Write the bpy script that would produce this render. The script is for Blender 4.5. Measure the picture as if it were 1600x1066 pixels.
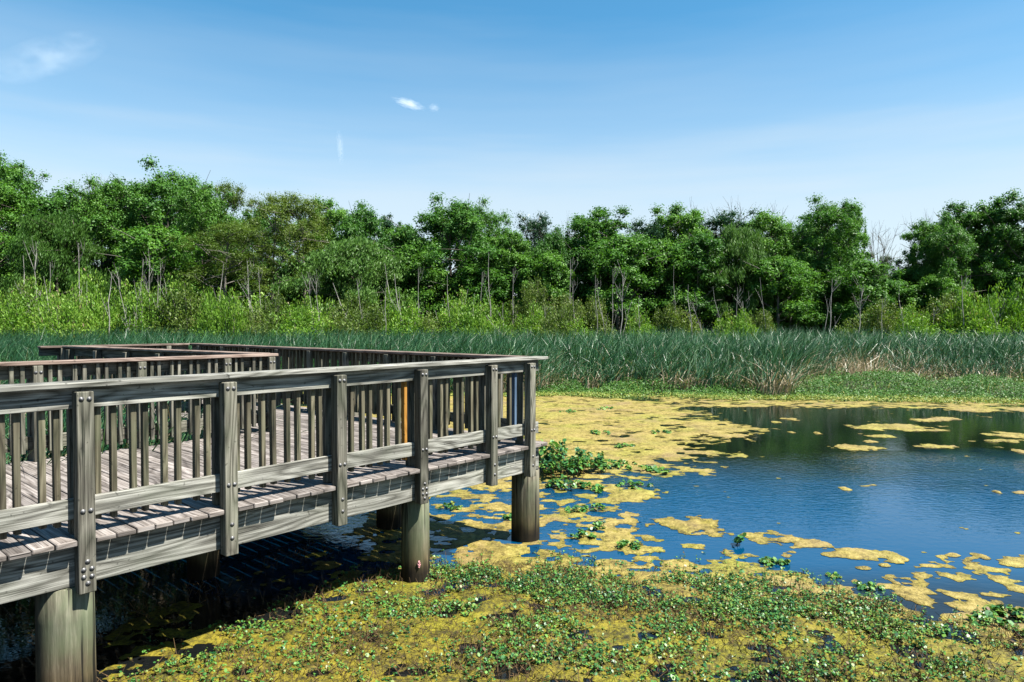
import bpy, bmesh, math, random
import numpy as np
from mathutils import Vector, Matrix

S = bpy.context.scene
for o in list(bpy.data.objects):
    bpy.data.objects.remove(o)
COL = S.collection

# ------------------------------------------------------------------ camera
F = 1067.0                      # focal length in photo pixels (1600 wide)
EYE = 2.68                      # eye height over the water
PITCH = math.atan(25.0 / F)
cam = bpy.data.cameras.new('camera')
cam.sensor_width = 36.0
cam.lens = 36.0 * F / 1600.0
cam.clip_start = 0.05
cam.clip_end = 12000
camo = bpy.data.objects.new('camera', cam)
COL.objects.link(camo)
camo.location = (0, 0, EYE)
camo.rotation_euler = (math.pi / 2 - PITCH, 0, 0)
S.camera = camo

# ------------------------------------------------------------------ light
SUN = Vector((0.583, -0.246, 1.0)).normalized()      # towards the sun
SUN_EL = math.asin(SUN.z)
SUN_AZ = math.atan2(SUN.x, SUN.y)                    # clockwise from +Y
sun = bpy.data.lights.new('sun', 'SUN')
sun.energy = 5.0
sun.angle = math.radians(0.5)
sun.color = (1.0, 0.955, 0.88)
suno = bpy.data.objects.new('sun', sun)
COL.objects.link(suno)
suno.rotation_euler = SUN.to_track_quat('Z', 'Y').to_euler()
suno.location = (20, -10, 40)

W = bpy.data.worlds.new('World')
S.world = W
W.use_nodes = True
wn, wl = W.node_tree.nodes, W.node_tree.links
bg = wn['Background']
sky = wn.new('ShaderNodeTexSky')
sky.sky_type = 'NISHITA'
sky.sun_disc = False
sky.sun_elevation = SUN_EL
sky.sun_rotation = SUN_AZ
sky.altitude = 0
sky.air_density = 1.0
sky.dust_density = 0.2
sky.ozone_density = 3.0
hs = wn.new('ShaderNodeHueSaturation')
hs.inputs['Saturation'].default_value = 1.30
hs.inputs['Value'].default_value = 1.12
hs.inputs['Hue'].default_value = 0.483
wl.new(sky.outputs[0], hs.inputs['Color'])
# thin bright veil of high cloud low over the horizon
tc = wn.new('ShaderNodeTexCoord')
sx = wn.new('ShaderNodeSeparateXYZ'); wl.new(tc.outputs['Generated'], sx.inputs[0])
st = wn.new('ShaderNodeVectorMath'); st.operation = 'MULTIPLY'; st.inputs[1].default_value = (2.2, 2.2, 22.0)
wl.new(tc.outputs['Generated'], st.inputs[0])
vn = wn.new('ShaderNodeTexNoise'); vn.inputs['Scale'].default_value = 1.0; vn.inputs['Detail'].default_value = 4
wl.new(st.outputs[0], vn.inputs['Vector'])
vm = wn.new('ShaderNodeMath'); vm.operation = 'MULTIPLY_ADD'; vm.inputs[1].default_value = 0.13; wl.new(vn.outputs['Fac'], vm.inputs[0]); wl.new(sx.outputs[2], vm.inputs[2])
vr = wn.new('ShaderNodeValToRGB')
for i_, (p_, c_) in enumerate([(0.05, 0.90), (0.24, 0.70), (0.33, 0.30), (0.48, 0.03)]):
    el_ = vr.color_ramp.elements[i_] if i_ < 2 else vr.color_ramp.elements.new(p_)
    el_.position = p_; el_.color = (c_, c_, c_, 1)
wl.new(vm.outputs[0], vr.inputs[0])
mxs = wn.new('ShaderNodeMix'); mxs.data_type = 'RGBA'
wl.new(vr.outputs[0], mxs.inputs[0]); wl.new(hs.outputs[0], mxs.inputs[6]); mxs.inputs[7].default_value = (4.7, 5.2, 5.55, 1)
wl.new(mxs.outputs[2], bg.inputs[0])
bg.inputs[1].default_value = 0.05

S.view_settings.view_transform = 'Standard'
S.view_settings.look = 'None'
S.view_settings.exposure = 1.78
S.view_settings.gamma = 1.0
S.cycles.max_bounces = 6
S.cycles.diffuse_bounces = 1
S.cycles.transparent_max_bounces = 12
S.cycles.volume_bounces = 1

# ------------------------------------------------------------------ helpers
def at(px, py, z=0.0):
    """world point at height z seen at photo pixel (px, py)"""
    dx, dy = (px - 800.0) / F, (533.0 - py) / F
    d = (dx, math.cos(PITCH) + dy * math.sin(PITCH), -math.sin(PITCH) + dy * math.cos(PITCH))
    t = (z - EYE) / d[2]
    return (d[0] * t, d[1] * t, z)

def at_depth(px, Y):
    return (px - 800.0) / F * Y

def height_at(py, Y):
    return EYE + (508.0 - py) / F * Y

def to_px(x, y):
    return 800.0 + F * x / np.maximum(y, 0.5)

def hash2(ix, iy, seed):
    h = (ix.astype(np.int64) * 374761393 + iy.astype(np.int64) * 668265263 + seed * 974711) & 0x7fffffff
    h = ((h ^ (h >> 13)) * 1274126177) & 0x7fffffff
    h = (h ^ (h >> 16)) & 0xffffff
    return h / float(0xffffff)

def vnoise(x, y, seed=0):
    ix, iy = np.floor(x), np.floor(y)
    fx, fy = x - ix, y - iy
    fx, fy = fx * fx * (3 - 2 * fx), fy * fy * (3 - 2 * fy)
    a, b = hash2(ix, iy, seed), hash2(ix + 1, iy, seed)
    c, d = hash2(ix, iy + 1, seed), hash2(ix + 1, iy + 1, seed)
    return (a + (b - a) * fx) * (1 - fy) + (c + (d - c) * fx) * fy

def fbm(x, y, seed=0, octv=4):
    s, a, t = 0, 0.5, 0
    for k in range(octv):
        s = s + a * vnoise(x * 2 ** k + 17.3 * k, y * 2 ** k - 9.1 * k, seed + k)
        t += a
        a *= 0.5
    return s / t

def worley(x, y, seed=0):
    ix, iy = np.floor(x), np.floor(y)
    best = np.full(x.shape, 9.0)
    for dx in (-1, 0, 1):
        for dy in (-1, 0, 1):
            cx, cy = ix + dx, iy + dy
            px = cx + hash2(cx, cy, seed)
            py = cy + hash2(cx, cy, seed + 5)
            best = np.minimum(best, (px - x) ** 2 + (py - y) ** 2)
    return np.sqrt(best)

def smooth(a, b, x):
    t = np.clip((x - a) / (b - a), 0, 1)
    return t * t * (3 - 2 * t)

def tag(o, label=None, cat=None, group=None, kind=None):
    if label: o['label'] = label
    if cat: o['category'] = cat
    if group: o['group'] = group
    if kind: o['kind'] = kind
    return o

def empty(name, loc, rz=0.0):
    o = bpy.data.objects.new(name, None)
    o.empty_display_size = 0.2
    COL.objects.link(o)
    o.location = loc
    o.rotation_euler = (0, 0, rz)
    return o

def link(name, me, parent=None, loc=None):
    o = bpy.data.objects.new(name, me)
    COL.objects.link(o)
    if parent: o.parent = parent
    if loc is not None: o.location = loc
    return o

def copy_tree(root):
    c = root.copy()
    COL.objects.link(c)
    for ch in list(root.children):
        d = ch.copy()
        COL.objects.link(d)
        d.parent = c
        for g in list(ch.children):
            e = g.copy()
            COL.objects.link(e)
            e.parent = d
    return c

class Poly:
    """collects polygons with k vertices each (numpy), builds one mesh"""
    def __init__(self):
        self.V, self.K, self.R, self.M = [], [], [], []
    def add(self, V, rnd=None, mat=0):
        V = np.asarray(V, dtype=np.float32)
        n, k = V.shape[0], V.shape[1]
        if n == 0: return
        self.V.append(V.reshape(-1, 3))
        self.K.append(np.full(n, k, dtype=np.int32))
        self.R.append(np.zeros(n, np.float32) if rnd is None else np.broadcast_to(np.asarray(rnd, dtype=np.float32), (n,)))
        self.M.append(np.full(n, mat, dtype=np.int32))
    def mesh(self, name, mats):
        V = np.concatenate(self.V); K = np.concatenate(self.K)
        me = bpy.data.meshes.new(name)
        me.vertices.add(len(V)); me.vertices.foreach_set('co', V.ravel())
        me.loops.add(len(V)); me.loops.foreach_set('vertex_index', np.arange(len(V), dtype=np.int32))
        me.polygons.add(len(K))
        me.polygons.foreach_set('loop_start', np.concatenate([[0], np.cumsum(K)[:-1]]).astype(np.int32))
        me.polygons.foreach_set('material_index', np.concatenate(self.M))
        a = me.attributes.new('rnd', 'FLOAT', 'FACE')
        a.data.foreach_set('value', np.concatenate(self.R).astype(np.float32))
        for m in mats: me.materials.append(m)
        me.update(calc_edges=True)
        return me

def indexed(name, V, Fq, mat, rnd=None, smooth_on=True):
    """mesh of shared vertices and quads"""
    V = np.asarray(V, np.float32); Fq = np.asarray(Fq, np.int32)
    me = bpy.data.meshes.new(name)
    me.vertices.add(len(V)); me.vertices.foreach_set('co', V.ravel())
    me.loops.add(Fq.size); me.loops.foreach_set('vertex_index', Fq.ravel())
    me.polygons.add(len(Fq))
    me.polygons.foreach_set('loop_start', (np.arange(len(Fq)) * Fq.shape[1]).astype(np.int32))
    me.polygons.foreach_set('use_smooth', np.full(len(Fq), smooth_on))
    if rnd is not None:
        a = me.attributes.new('rnd', 'FLOAT', 'POINT')
        a.data.foreach_set('value', np.asarray(rnd, np.float32))
    me.materials.append(mat)
    me.update(calc_edges=True)
    return me

def tube_quads(P, R, n=6):
    """tube along points P with radii R as an (m,4,3) array"""
    P = np.asarray(P, float); R = np.asarray(R, float)
    T = np.gradient(P, axis=0)
    T /= np.linalg.norm(T, axis=1)[:, None] + 1e-9
    ref = np.where(np.abs(T[:, 2:3]) > 0.9, np.array([[1.0, 0, 0]]), np.array([[0, 0, 1.0]]))
    A = np.cross(T, ref); A /= np.linalg.norm(A, axis=1)[:, None] + 1e-9
    B = np.cross(T, A)
    ang = np.linspace(0, 2 * np.pi, n, endpoint=False)
    ring = P[:, None] + R[:, None, None] * (np.cos(ang)[None, :, None] * A[:, None] + np.sin(ang)[None, :, None] * B[:, None])
    r2 = np.roll(ring, -1, axis=1)
    q = np.stack([ring[:-1], r2[:-1], r2[1:], ring[1:]], axis=2)
    return q.reshape(-1, 4, 3)

# ------------------------------------------------------------------ materials
ALB = 0.76                      # one overall albedo level for every material
class NT:
    def __init__(self, name):
        self.m = bpy.data.materials.new(name)
        self.m.use_nodes = True
        self.t = self.m.node_tree
        self.n, self.l = self.t.nodes, self.t.links
        self.b = self.n['Principled BSDF']
        self.out = self.n['Material Output']
    def new(self, ty, **kw):
        x = self.n.new(ty)
        for k, v in kw.items(): setattr(x, k, v)
        return x
    def put(self, s, v):
        if hasattr(v, 'links') or isinstance(v, bpy.types.NodeSocket): self.l.new(v, s)
        else: s.default_value = v
    def math(self, op, a, b=0.0, c=None, clamp=False):
        x = self.new('ShaderNodeMath', operation=op, use_clamp=clamp)
        self.put(x.inputs[0], a); self.put(x.inputs[1], b)
        if c is not None: self.put(x.inputs[2], c)
        return x.outputs[0]
    def vmul(self, v, s):
        x = self.new('ShaderNodeVectorMath', operation='MULTIPLY')
        self.put(x.inputs[0], v); self.put(x.inputs[1], s)
        return x.outputs[0]
    def vadd(self, v, s):
        x = self.new('ShaderNodeVectorMath', operation='ADD')
        self.put(x.inputs[0], v); self.put(x.inputs[1], s)
        return x.outputs[0]
    def noise(self, v, scale=1.0, detail=3, rough=0.55, dist=0.0):
        x = self.new('ShaderNodeTexNoise')
        self.put(x.inputs['Vector'], v)
        x.inputs['Scale'].default_value = scale
        x.inputs['Detail'].default_value = detail
        x.inputs['Roughness'].default_value = rough
        x.inputs['Distortion'].default_value = dist
        return x.outputs['Fac']
    def ramp(self, f, stops):
        x = self.new('ShaderNodeValToRGB')
        self.put(x.inputs[0], f)
        e = x.color_ramp.elements
        while len(e) < len(stops): e.new(0.5)
        for i, (p, c) in enumerate(stops):
            e[i].position = p
            e[i].color = (c[0], c[1], c[2], 1) if not isinstance(c, float) else (c, c, c, 1)
        return x.outputs[0]
    def mix(self, f, a, b, mode='MIX'):
        x = self.new('ShaderNodeMix', data_type='RGBA', blend_type=mode)
        self.put(x.inputs[0], f)
        self.put(x.inputs[6], a if not isinstance(a, tuple) else (*a, 1)); self.put(x.inputs[7], b if not isinstance(b, tuple) else (*b, 1))
        return x.outputs[2]
    def bump(self, h, strength=0.3, dist=0.01):
        x = self.new('ShaderNodeBump')
        x.inputs['Strength'].default_value = strength
        x.inputs['Distance'].default_value = dist
        self.put(x.inputs['Height'], h)
        return x.outputs[0]
    def attr(self, name='rnd'):
        x = self.new('ShaderNodeAttribute'); x.attribute_name = name
        return x.outputs['Fac']
    def objrnd(self):
        return self.new('ShaderNodeObjectInfo').outputs['Random']
    def pos(self):
        return self.new('ShaderNodeNewGeometry').outputs['Position']
    def objco(self):
        return self.new('ShaderNodeTexCoord').outputs['Object']
    def tone(self, c):
        return self.mix(1.0, c, (ALB, ALB, ALB), 'MULTIPLY')
    def set(self, **kw):
        for k, v in kw.items():
            if k == 'Base_Color': v = self.tone(v)
            self.put(self.b.inputs[k.replace('_', ' ')], v)

def wood(name, dark, mid, light, lo=0.58, hi=1.15, green=0.0):
    t = NT(name)
    uv = t.new('ShaderNodeUVMap').outputs[0]
    r = t.math('FRACT', t.math('ADD', t.attr(), t.objrnd()))
    off = t.new('ShaderNodeCombineXYZ')
    t.put(off.inputs[0], t.math('MULTIPLY', r, 37.0)); t.put(off.inputs[1], t.math('MULTIPLY', r, 91.0)); t.put(off.inputs[2], t.math('MULTIPLY', r, 13.0))
    v = t.vadd(uv, off.outputs[0])
    fine = t.noise(t.vmul(v, (1.5, 105.0, 1.0)), 1.0, 4, 0.75)
    broad = t.noise(t.vmul(v, (1.3, 9.0, 1.0)), 1.0, 4, 0.6)
    rings = t.noise(t.vmul(v, (0.7, 5.0, 1.0)), 1.0, 1.5, 0.4, 0.15)
    ring = t.math('PINGPONG', t.math('MULTIPLY', rings, 22.0), 1.0)
    ring = t.math('POWER', ring, 0.7)
    val = t.math('ADD', t.math('MULTIPLY', ring, 0.22), t.math('ADD', t.math('MULTIPLY', fine, 0.72), t.math('MULTIPLY', broad, 0.22)))
    c = t.ramp(val, [(0.36, dark), (0.54, mid), (0.80, light)])
    crack = t.noise(t.vmul(v, (0.9, 60.0, 1.0)), 1.0, 3, 0.6)
    ck = t.ramp(crack, [(0.33, 0.15), (0.41, 1.0)])
    vo = t.new('ShaderNodeTexVoronoi'); t.put(vo.inputs['Vector'], t.vmul(v, (1.5, 8.0, 1.0))); vo.inputs['Scale'].default_value = 1.0
    knot = t.ramp(vo.outputs['Distance'], [(0.05, 0.22), (0.13, 1.0)])
    ck = t.mix(1.0, ck, knot, 'MULTIPLY')
    c = t.mix(1.0, c, ck, 'MULTIPLY')
    stain = t.ramp(t.noise(t.vmul(v, (1.1, 2.2, 1.0)), 1.0, 5, 0.65), [(0.36, 0.74), (0.54, 1.0)])
    c = t.mix(1.0, c, stain, 'MULTIPLY')
    spot = t.ramp(t.noise(t.pos(), 26.0, 2, 0.5), [(0.27, 0.35), (0.33, 1.0)])
    c = t.mix(0.8, c, spot, 'MULTIPLY')
    if green:
        g = t.ramp(t.noise(t.pos(), 2.3, 4, 0.65), [(0.45, 0.0), (0.7, 1.0)])
        c = t.mix(t.math('MULTIPLY', g, green), c, (0.085, 0.13, 0.06))
    tint = t.math('ADD', t.math('MULTIPLY', t.math('FRACT', t.math('MULTIPLY', r, 7.31)), hi - lo), lo)
    cm = t.new('ShaderNodeCombineXYZ')
    for i in range(3): t.put(cm.inputs[i], tint)
    c = t.mix(1.0, c, cm.outputs[0], 'MULTIPLY')
    t.set(Base_Color=c, Roughness=0.82, Normal=t.bump(t.math('ADD', val, t.math('MULTIPLY', ck, 0.35)), 0.55, 0.006))
    t.b.inputs['Specular IOR Level'].default_value = 0.25
    return t.m

def leafmat(name, stops, rough=0.5, trans=0.35, spec=0.22, var=0.25):
    t = NT(name)
    r = t.attr()
    o = t.objrnd()
    f = t.math('ADD', t.math('MULTIPLY', r, 1.0 - var), t.math('MULTIPLY', o, var))
    c = t.ramp(f, stops)
    t.set(Base_Color=c, Roughness=rough)
    t.b.inputs['Specular IOR Level'].default_value = spec
    tr = t.new('ShaderNodeBsdfTranslucent')
    t.l.new(t.tone(t.mix(1.0, c, (1.15, 1.25, 0.5), 'MULTIPLY')), tr.inputs[0])
    mx = t.new('ShaderNodeMixShader')
    mx.inputs[0].default_value = trans
    t.l.new(t.b.outputs[0], mx.inputs[1]); t.l.new(tr.outputs[0], mx.inputs[2])
    t.l.new(mx.outputs[0], t.out.inputs[0])
    return t.m

def barkmat(name, a, b, scale=9.0):
    t = NT(name)
    n = t.noise(t.vmul(t.pos(), (3.0, 3.0, 0.6)), scale, 4, 0.65)
    t.set(Base_Color=t.ramp(n, [(0.3, a), (0.7, b)]), Roughness=0.9)
    t.b.inputs['Specular IOR Level'].default_value = 0.2
    return t.m

M = {}
M['wood_grey'] = wood('weathered_grey_wood', (0.028, 0.027, 0.022), (0.150, 0.147, 0.124), (0.46, 0.455, 0.405), green=0.15)
M['wood_post'] = wood('weathered_post_wood', (0.018, 0.016, 0.012), (0.096, 0.090, 0.069), (0.30, 0.285, 0.23), green=0.2)
M['wood_olive'] = wood('weathered_olive_wood', (0.022, 0.018, 0.011), (0.085, 0.074, 0.046), (0.22, 0.20, 0.135), green=0.25)
M['wood_brown'] = wood('weathered_brown_wood', (0.045, 0.028, 0.022), (0.19, 0.135, 0.105), (0.38, 0.30, 0.25))
M['wood_deck'] = wood('weathered_deck_wood', (0.040, 0.032, 0.027), (0.155, 0.133, 0.116), (0.37, 0.335, 0.31), lo=0.60)
M['wood_orange'] = wood('orange_wood', (0.16, 0.07, 0.008), (0.30, 0.14, 0.020), (0.40, 0.20, 0.04))
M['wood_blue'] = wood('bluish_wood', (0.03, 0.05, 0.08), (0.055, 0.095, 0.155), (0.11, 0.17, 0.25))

def pilemat():
    t = NT('pile_wood')
    p = t.objco()
    v = t.vadd(p, (0, 0, 0))
    ofs = t.new('ShaderNodeCombineXYZ'); t.put(ofs.inputs[2], t.math('MULTIPLY', t.objrnd(), 40.0))
    v = t.vadd(v, ofs.outputs[0])
    fine = t.noise(t.vmul(v, (30.0, 30.0, 1.5)), 1.0, 5, 0.72)
    br = t.noise(t.vmul(v, (5.0, 5.0, 1.2)), 1.0, 4, 0.6)
    val = t.math('ADD', t.math('MULTIPLY', fine, 0.75), t.math('MULTIPLY', br, 0.35))
    c = t.ramp(val, [(0.39, (0.022, 0.019, 0.013)), (0.55, (0.115, 0.105, 0.074)), (0.74, (0.31, 0.29, 0.22))])
    g = t.ramp(t.noise(t.vmul(v, (3, 3, 2)), 1.0, 4, 0.6), [(0.42, 0.0), (0.62, 1.0)])
    c = t.mix(t.math('MULTIPLY', g, 0.55), c, (0.12, 0.155, 0.085))
    z = t.new('ShaderNodeSeparateXYZ'); t.l.new(t.pos(), z.inputs[0])
    edge = t.math('ADD', z.outputs[2], t.math('MULTIPLY', t.noise(t.vmul(v, (9, 9, 1)), 1.0, 3), -0.22))
    wet = t.ramp(edge, [(0.0, (0.10, 0.07, 0.05)), (0.05, (0.22, 0.16, 0.11)), (0.13, (0.62, 0.50, 0.38)), (0.5, (1.0, 1.0, 1.0))])
    c = t.mix(1.0, c, wet, 'MULTIPLY')
    crack = t.ramp(t.noise(t.vmul(v, (26, 26, 0.9)), 1.0, 2), [(0.34, 0.15), (0.43, 1.0)])
    c = t.mix(1.0, c, crack, 'MULTIPLY')
    t.set(Base_Color=c, Roughness=0.85, Normal=t.bump(val, 0.6, 0.008))
    t.b.inputs['Specular IOR Level'].default_value = 0.2
    return t.m
M['pile'] = pilemat()

def boltmat():
    t = NT('galvanised_bolt')
    n = t.noise(t.pos(), 60.0, 3)
    t.set(Base_Color=t.ramp(n, [(0.3, (0.06, 0.06, 0.06)), (0.7, (0.22, 0.22, 0.22))]), Roughness=0.5, Metallic=0.6)
    return t.m
M['bolt'] = boltmat()

def watermat():
    t = NT('pond_water')
    p = t.pos()
    n1 = t.noise(t.vmul(p, (1.0, 1.6, 1.0)), 7.0, 3, 0.55, 0.4)
    n2 = t.noise(t.vmul(p, (1.0, 1.4, 1.0)), 1.6, 2, 0.5)
    calm = t.ramp(t.noise(p, 0.16, 2), [(0.40, 0.25), (0.62, 1.0)])
    # ripples die out in the sheltered water among the mats near the camera
    sp = t.new('ShaderNodeSeparateXYZ'); t.l.new(p, sp.inputs[0])
    lee = t.new('ShaderNodeMapRange')
    t.l.new(sp.outputs[1], lee.inputs[0])
    lee.inputs[1].default_value = 8.0; lee.inputs[2].default_value = 11.0
    lee.inputs[3].default_value = 0.10; lee.inputs[4].default_value = 1.0
    far = t.new('ShaderNodeMapRange')
    t.l.new(t.math('ADD', sp.outputs[1], t.math('MULTIPLY', t.noise(p, 0.3, 2), 4.0)), far.inputs[0])
    far.inputs[1].default_value = 13.6; far.inputs[2].default_value = 16.6; far.inputs[3].default_value = 1.0; far.inputs[4].default_value = 0.10
    h = t.math('MULTIPLY', t.math('MULTIPLY', t.math('ADD', n1, t.math('MULTIPLY', n2, 0.6)), calm), t.math('MULTIPLY', lee.outputs[0], far.outputs[0]))
    deep = t.new('ShaderNodeMapRange')  # dark tree reflections put into the far base colour, not water depth
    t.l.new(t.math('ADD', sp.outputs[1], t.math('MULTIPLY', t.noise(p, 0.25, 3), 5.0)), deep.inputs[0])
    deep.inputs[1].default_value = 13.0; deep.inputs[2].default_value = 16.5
    near = t.new('ShaderNodeMapRange')  # darker base near the camera, which also puts deck shade into the colour
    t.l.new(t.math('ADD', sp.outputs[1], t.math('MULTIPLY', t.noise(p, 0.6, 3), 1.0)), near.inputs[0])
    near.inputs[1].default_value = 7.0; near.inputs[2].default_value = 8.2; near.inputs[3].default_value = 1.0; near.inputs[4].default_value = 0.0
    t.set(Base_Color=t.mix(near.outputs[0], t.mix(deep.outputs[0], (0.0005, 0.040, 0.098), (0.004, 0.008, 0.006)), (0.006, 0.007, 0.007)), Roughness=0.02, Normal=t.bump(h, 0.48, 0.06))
    t.b.inputs['IOR'].default_value = 1.42
    t.b.inputs['Specular IOR Level'].default_value = 0.5
    return t.m
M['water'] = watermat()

def groundmat():
    t = NT('marsh_ground')
    p = t.pos()
    c = t.ramp(t.noise(p, 0.6, 6, 0.65), [(0.3, (0.035, 0.03, 0.018)), (0.55, (0.05, 0.065, 0.02)), (0.75, (0.09, 0.10, 0.04))])
    t.set(Base_Color=c, Roughness=0.95, Normal=t.bump(t.noise(p, 5.0, 5), 0.6, 0.05))
    return t.m
M['ground'] = groundmat()

def algaemat():
    t = NT('golden_algae')
    p = t.pos()
    a = t.attr()                                # 0 thin submerged film, 1 thick sun bleached mat
    n = t.noise(p, 2.2, 5, 0.65)
    f = t.noise(p, 34.0, 4, 0.7)
    v = t.math('ADD', t.math('MULTIPLY', n, 0.30), t.math('ADD', t.math('MULTIPLY', f, 0.42), t.math('MULTIPLY', t.noise(t.vmul(p, (1.0, 0.8, 1.0)), 11.0, 3, 0.6), 0.30)))
    gold = t.ramp(v, [(0.37, (0.035, 0.026, 0.008)), (0.44, (0.130, 0.098, 0.018)), (0.53, (0.26, 0.200, 0.050)), (0.70, (0.41, 0.335, 0.125))])
    olive = t.ramp(v, [(0.38, (0.006, 0.005, 0.002)), (0.46, (0.046, 0.038, 0.003)), (0.55, (0.165, 0.136, 0.006)), (0.72, (0.34, 0.275, 0.025))])
    c = t.mix(a, olive, gold)
    gr = t.ramp(t.noise(t.vadd(p, (31.0, 7.0, 0.0)), 0.7, 4, 0.6), [(0.45, 0.0), (0.68, 0.65)])
    c = t.mix(gr, c, t.mix(1.0, c, (0.85, 1.12, 0.45), 'MULTIPLY'))
    pink = t.ramp(t.noise(p, 0.9, 3, 0.5), [(0.52, 0.0), (0.68, 0.5)])
    c = t.mix(t.math('MULTIPLY', pink, a), c, (0.20, 0.135, 0.075))
    h = t.math('ADD', t.math('MULTIPLY', t.noise(p, 13.0, 4, 0.65), 0.8), t.math('MULTIPLY', f, 0.5))
    t.set(Base_Color=c, Roughness=0.7, Normal=t.bump(h, 0.9, 0.03))
    t.b.inputs['Specular IOR Level'].default_value = 0.3
    return t.m
M['algae'] = algaemat()

G = {}
G['dark'] = leafmat('dark_green_leaves', [(0.0, (0.018, 0.068, 0.012)), (0.5, (0.056, 0.160, 0.026)), (1.0, (0.130, 0.280, 0.050))])
G['mid'] = leafmat('mid_green_leaves', [(0.0, (0.024, 0.088, 0.012)), (0.5, (0.076, 0.200, 0.026)), (1.0, (0.185, 0.350, 0.055))])
G['yellow'] = leafmat('yellow_green_leaves', [(0.0, (0.045, 0.085, 0.012)), (0.5, (0.095, 0.155, 0.022)), (1.0, (0.19, 0.255, 0.05))])
G['blue'] = leafmat('blue_green_leaves', [(0.0, (0.012, 0.045, 0.020)), (0.5, (0.032, 0.085, 0.040)), (1.0, (0.085, 0.155, 0.085))], rough=0.35)
G['willow'] = leafmat('willow_leaves', [(0.0, (0.030, 0.090, 0.014)), (0.5, (0.065, 0.155, 0.024)), (1.0, (0.13, 0.24, 0.05))])
G['scrub'] = leafmat('scrub_leaves', [(0.0, (0.052, 0.145, 0.012)), (0.5, (0.130, 0.270, 0.026)), (0.93, (0.25, 0.39, 0.06)), (1.0, (0.30, 0.24, 0.13))])
G['olive_scrub'] = leafmat('olive_scrub_leaves', [(0.0, (0.040, 0.085, 0.012)), (0.5, (0.105, 0.170, 0.028)), (0.9, (0.20, 0.26, 0.065)), (1.0, (0.30, 0.24, 0.13))])
G['cattail'] = leafmat('cattail_leaves', [(0.0, (0.008, 0.050, 0.022)), (0.45, (0.036, 0.122, 0.046)), (0.74, (0.120, 0.228, 0.098)), (0.80, (0.20, 0.155, 0.085)), (1.0, (0.40, 0.33, 0.22))], rough=0.42, trans=0.2, spec=0.35, var=0.0)
G['bank'] = leafmat('bank_plant_leaves', [(0.0, (0.030, 0.100, 0.014)), (0.40, (0.075, 0.175, 0.024)), (0.65, (0.16, 0.22, 0.035)), (1.0, (0.36, 0.31, 0.07))], trans=0.2, var=0.0)
G['pond'] = leafmat('pond_plant_leaves', [(0.0, (0.012, 0.068, 0.024)), (0.4, (0.052, 0.185, 0.045)), (0.7, (0.135, 0.290, 0.045)), (0.86, (0.18, 0.21, 0.035)), (1.0, (0.13, 0.065, 0.03))], rough=0.42, trans=0.2, spec=0.3, var=0.0)
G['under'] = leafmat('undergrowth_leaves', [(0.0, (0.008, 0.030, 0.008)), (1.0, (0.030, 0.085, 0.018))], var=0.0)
M['stem'] = barkmat('brown_stem', (0.03, 0.018, 0.008), (0.13, 0.08, 0.035), 20)
M['bark'] = barkmat('grey_brown_bark', (0.030, 0.025, 0.020), (0.12, 0.105, 0.085))
M['bark_pale'] = barkmat('pale_bark', (0.08, 0.073, 0.06), (0.21, 0.195, 0.165))
M['dead'] = barkmat('bleached_dead_wood', (0.17, 0.16, 0.145), (0.40, 0.385, 0.35))
def eggmat():
    t = NT('pink_eggs')
    n = t.noise(t.pos(), 120.0, 2)
    t.set(Base_Color=t.ramp(n, [(0.3, (0.55, 0.20, 0.22)), (0.7, (0.80, 0.42, 0.42))]), Roughness=0.6)
    return t.m
M['egg'] = eggmat()

# ================================================================== ground and water
def ground():
    xs = np.concatenate([[-6000, -2500, -1000, -400, -200, -120], np.arange(-80, 81, 2.0), [120, 200, 400, 1000, 2500, 6000]])
    ys = np.concatenate([[-6000, -2500, -800, -200, -80, -40], np.arange(-20, 90, 1.5), [110, 150, 250, 500, 1200, 3000, 9000]])
    X, Y = np.meshgrid(xs, ys)
    px = to_px(X, Y)
    shore = 24.6 + 1.5 * (fbm(X * 0.15, Y * 0.0, 3) - 0.5) - 2.0 * smooth(1250, 1600, px)
    land = smooth(0.0, 6.0, Y - shore)
    land = np.maximum(land, smooth(45, 60, np.abs(X)))
    land = np.maximum(land, smooth(-8, -16, Y))
    Z = -0.8 + 1.0 * land + 0.25 * (fbm(X * 0.2, Y * 0.2, 5) - 0.5) * land
    nx, ny = len(xs), len(ys)
    V = np.stack([X, Y, Z], -1).reshape(-1, 3)
    i = np.arange(nx - 1)[None, :] + nx * np.arange(ny - 1)[:, None]
    Fq = np.stack([i, i + 1, i + 1 + nx, i + nx], -1).reshape(-1, 4)
    o = link('ground', indexed('ground', V, Fq, M['ground']))
    tag(o, kind='structure')
    V = np.array([[-70, -30, 0], [70, -30, 0], [70, 34, 0], [-70, 34, 0]], float)
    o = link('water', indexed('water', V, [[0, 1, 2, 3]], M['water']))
    tag(o, kind='structure')
ground()

# ================================================================== boardwalk
U = Vector((0.660, 0.751, 0.0))
C = Vector((0.476, 8.47, 0.0)) + Vector((-0.751, 0.660, 0)) * 0.10
RZ = math.atan2(U.y, U.x)
walk = empty('boardwalk', C, RZ)
tag(walk, 'weathered grey timber boardwalk platform with slatted railings standing on round piles in the pond', 'boardwalk')
RNG = random.Random(4)

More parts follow.
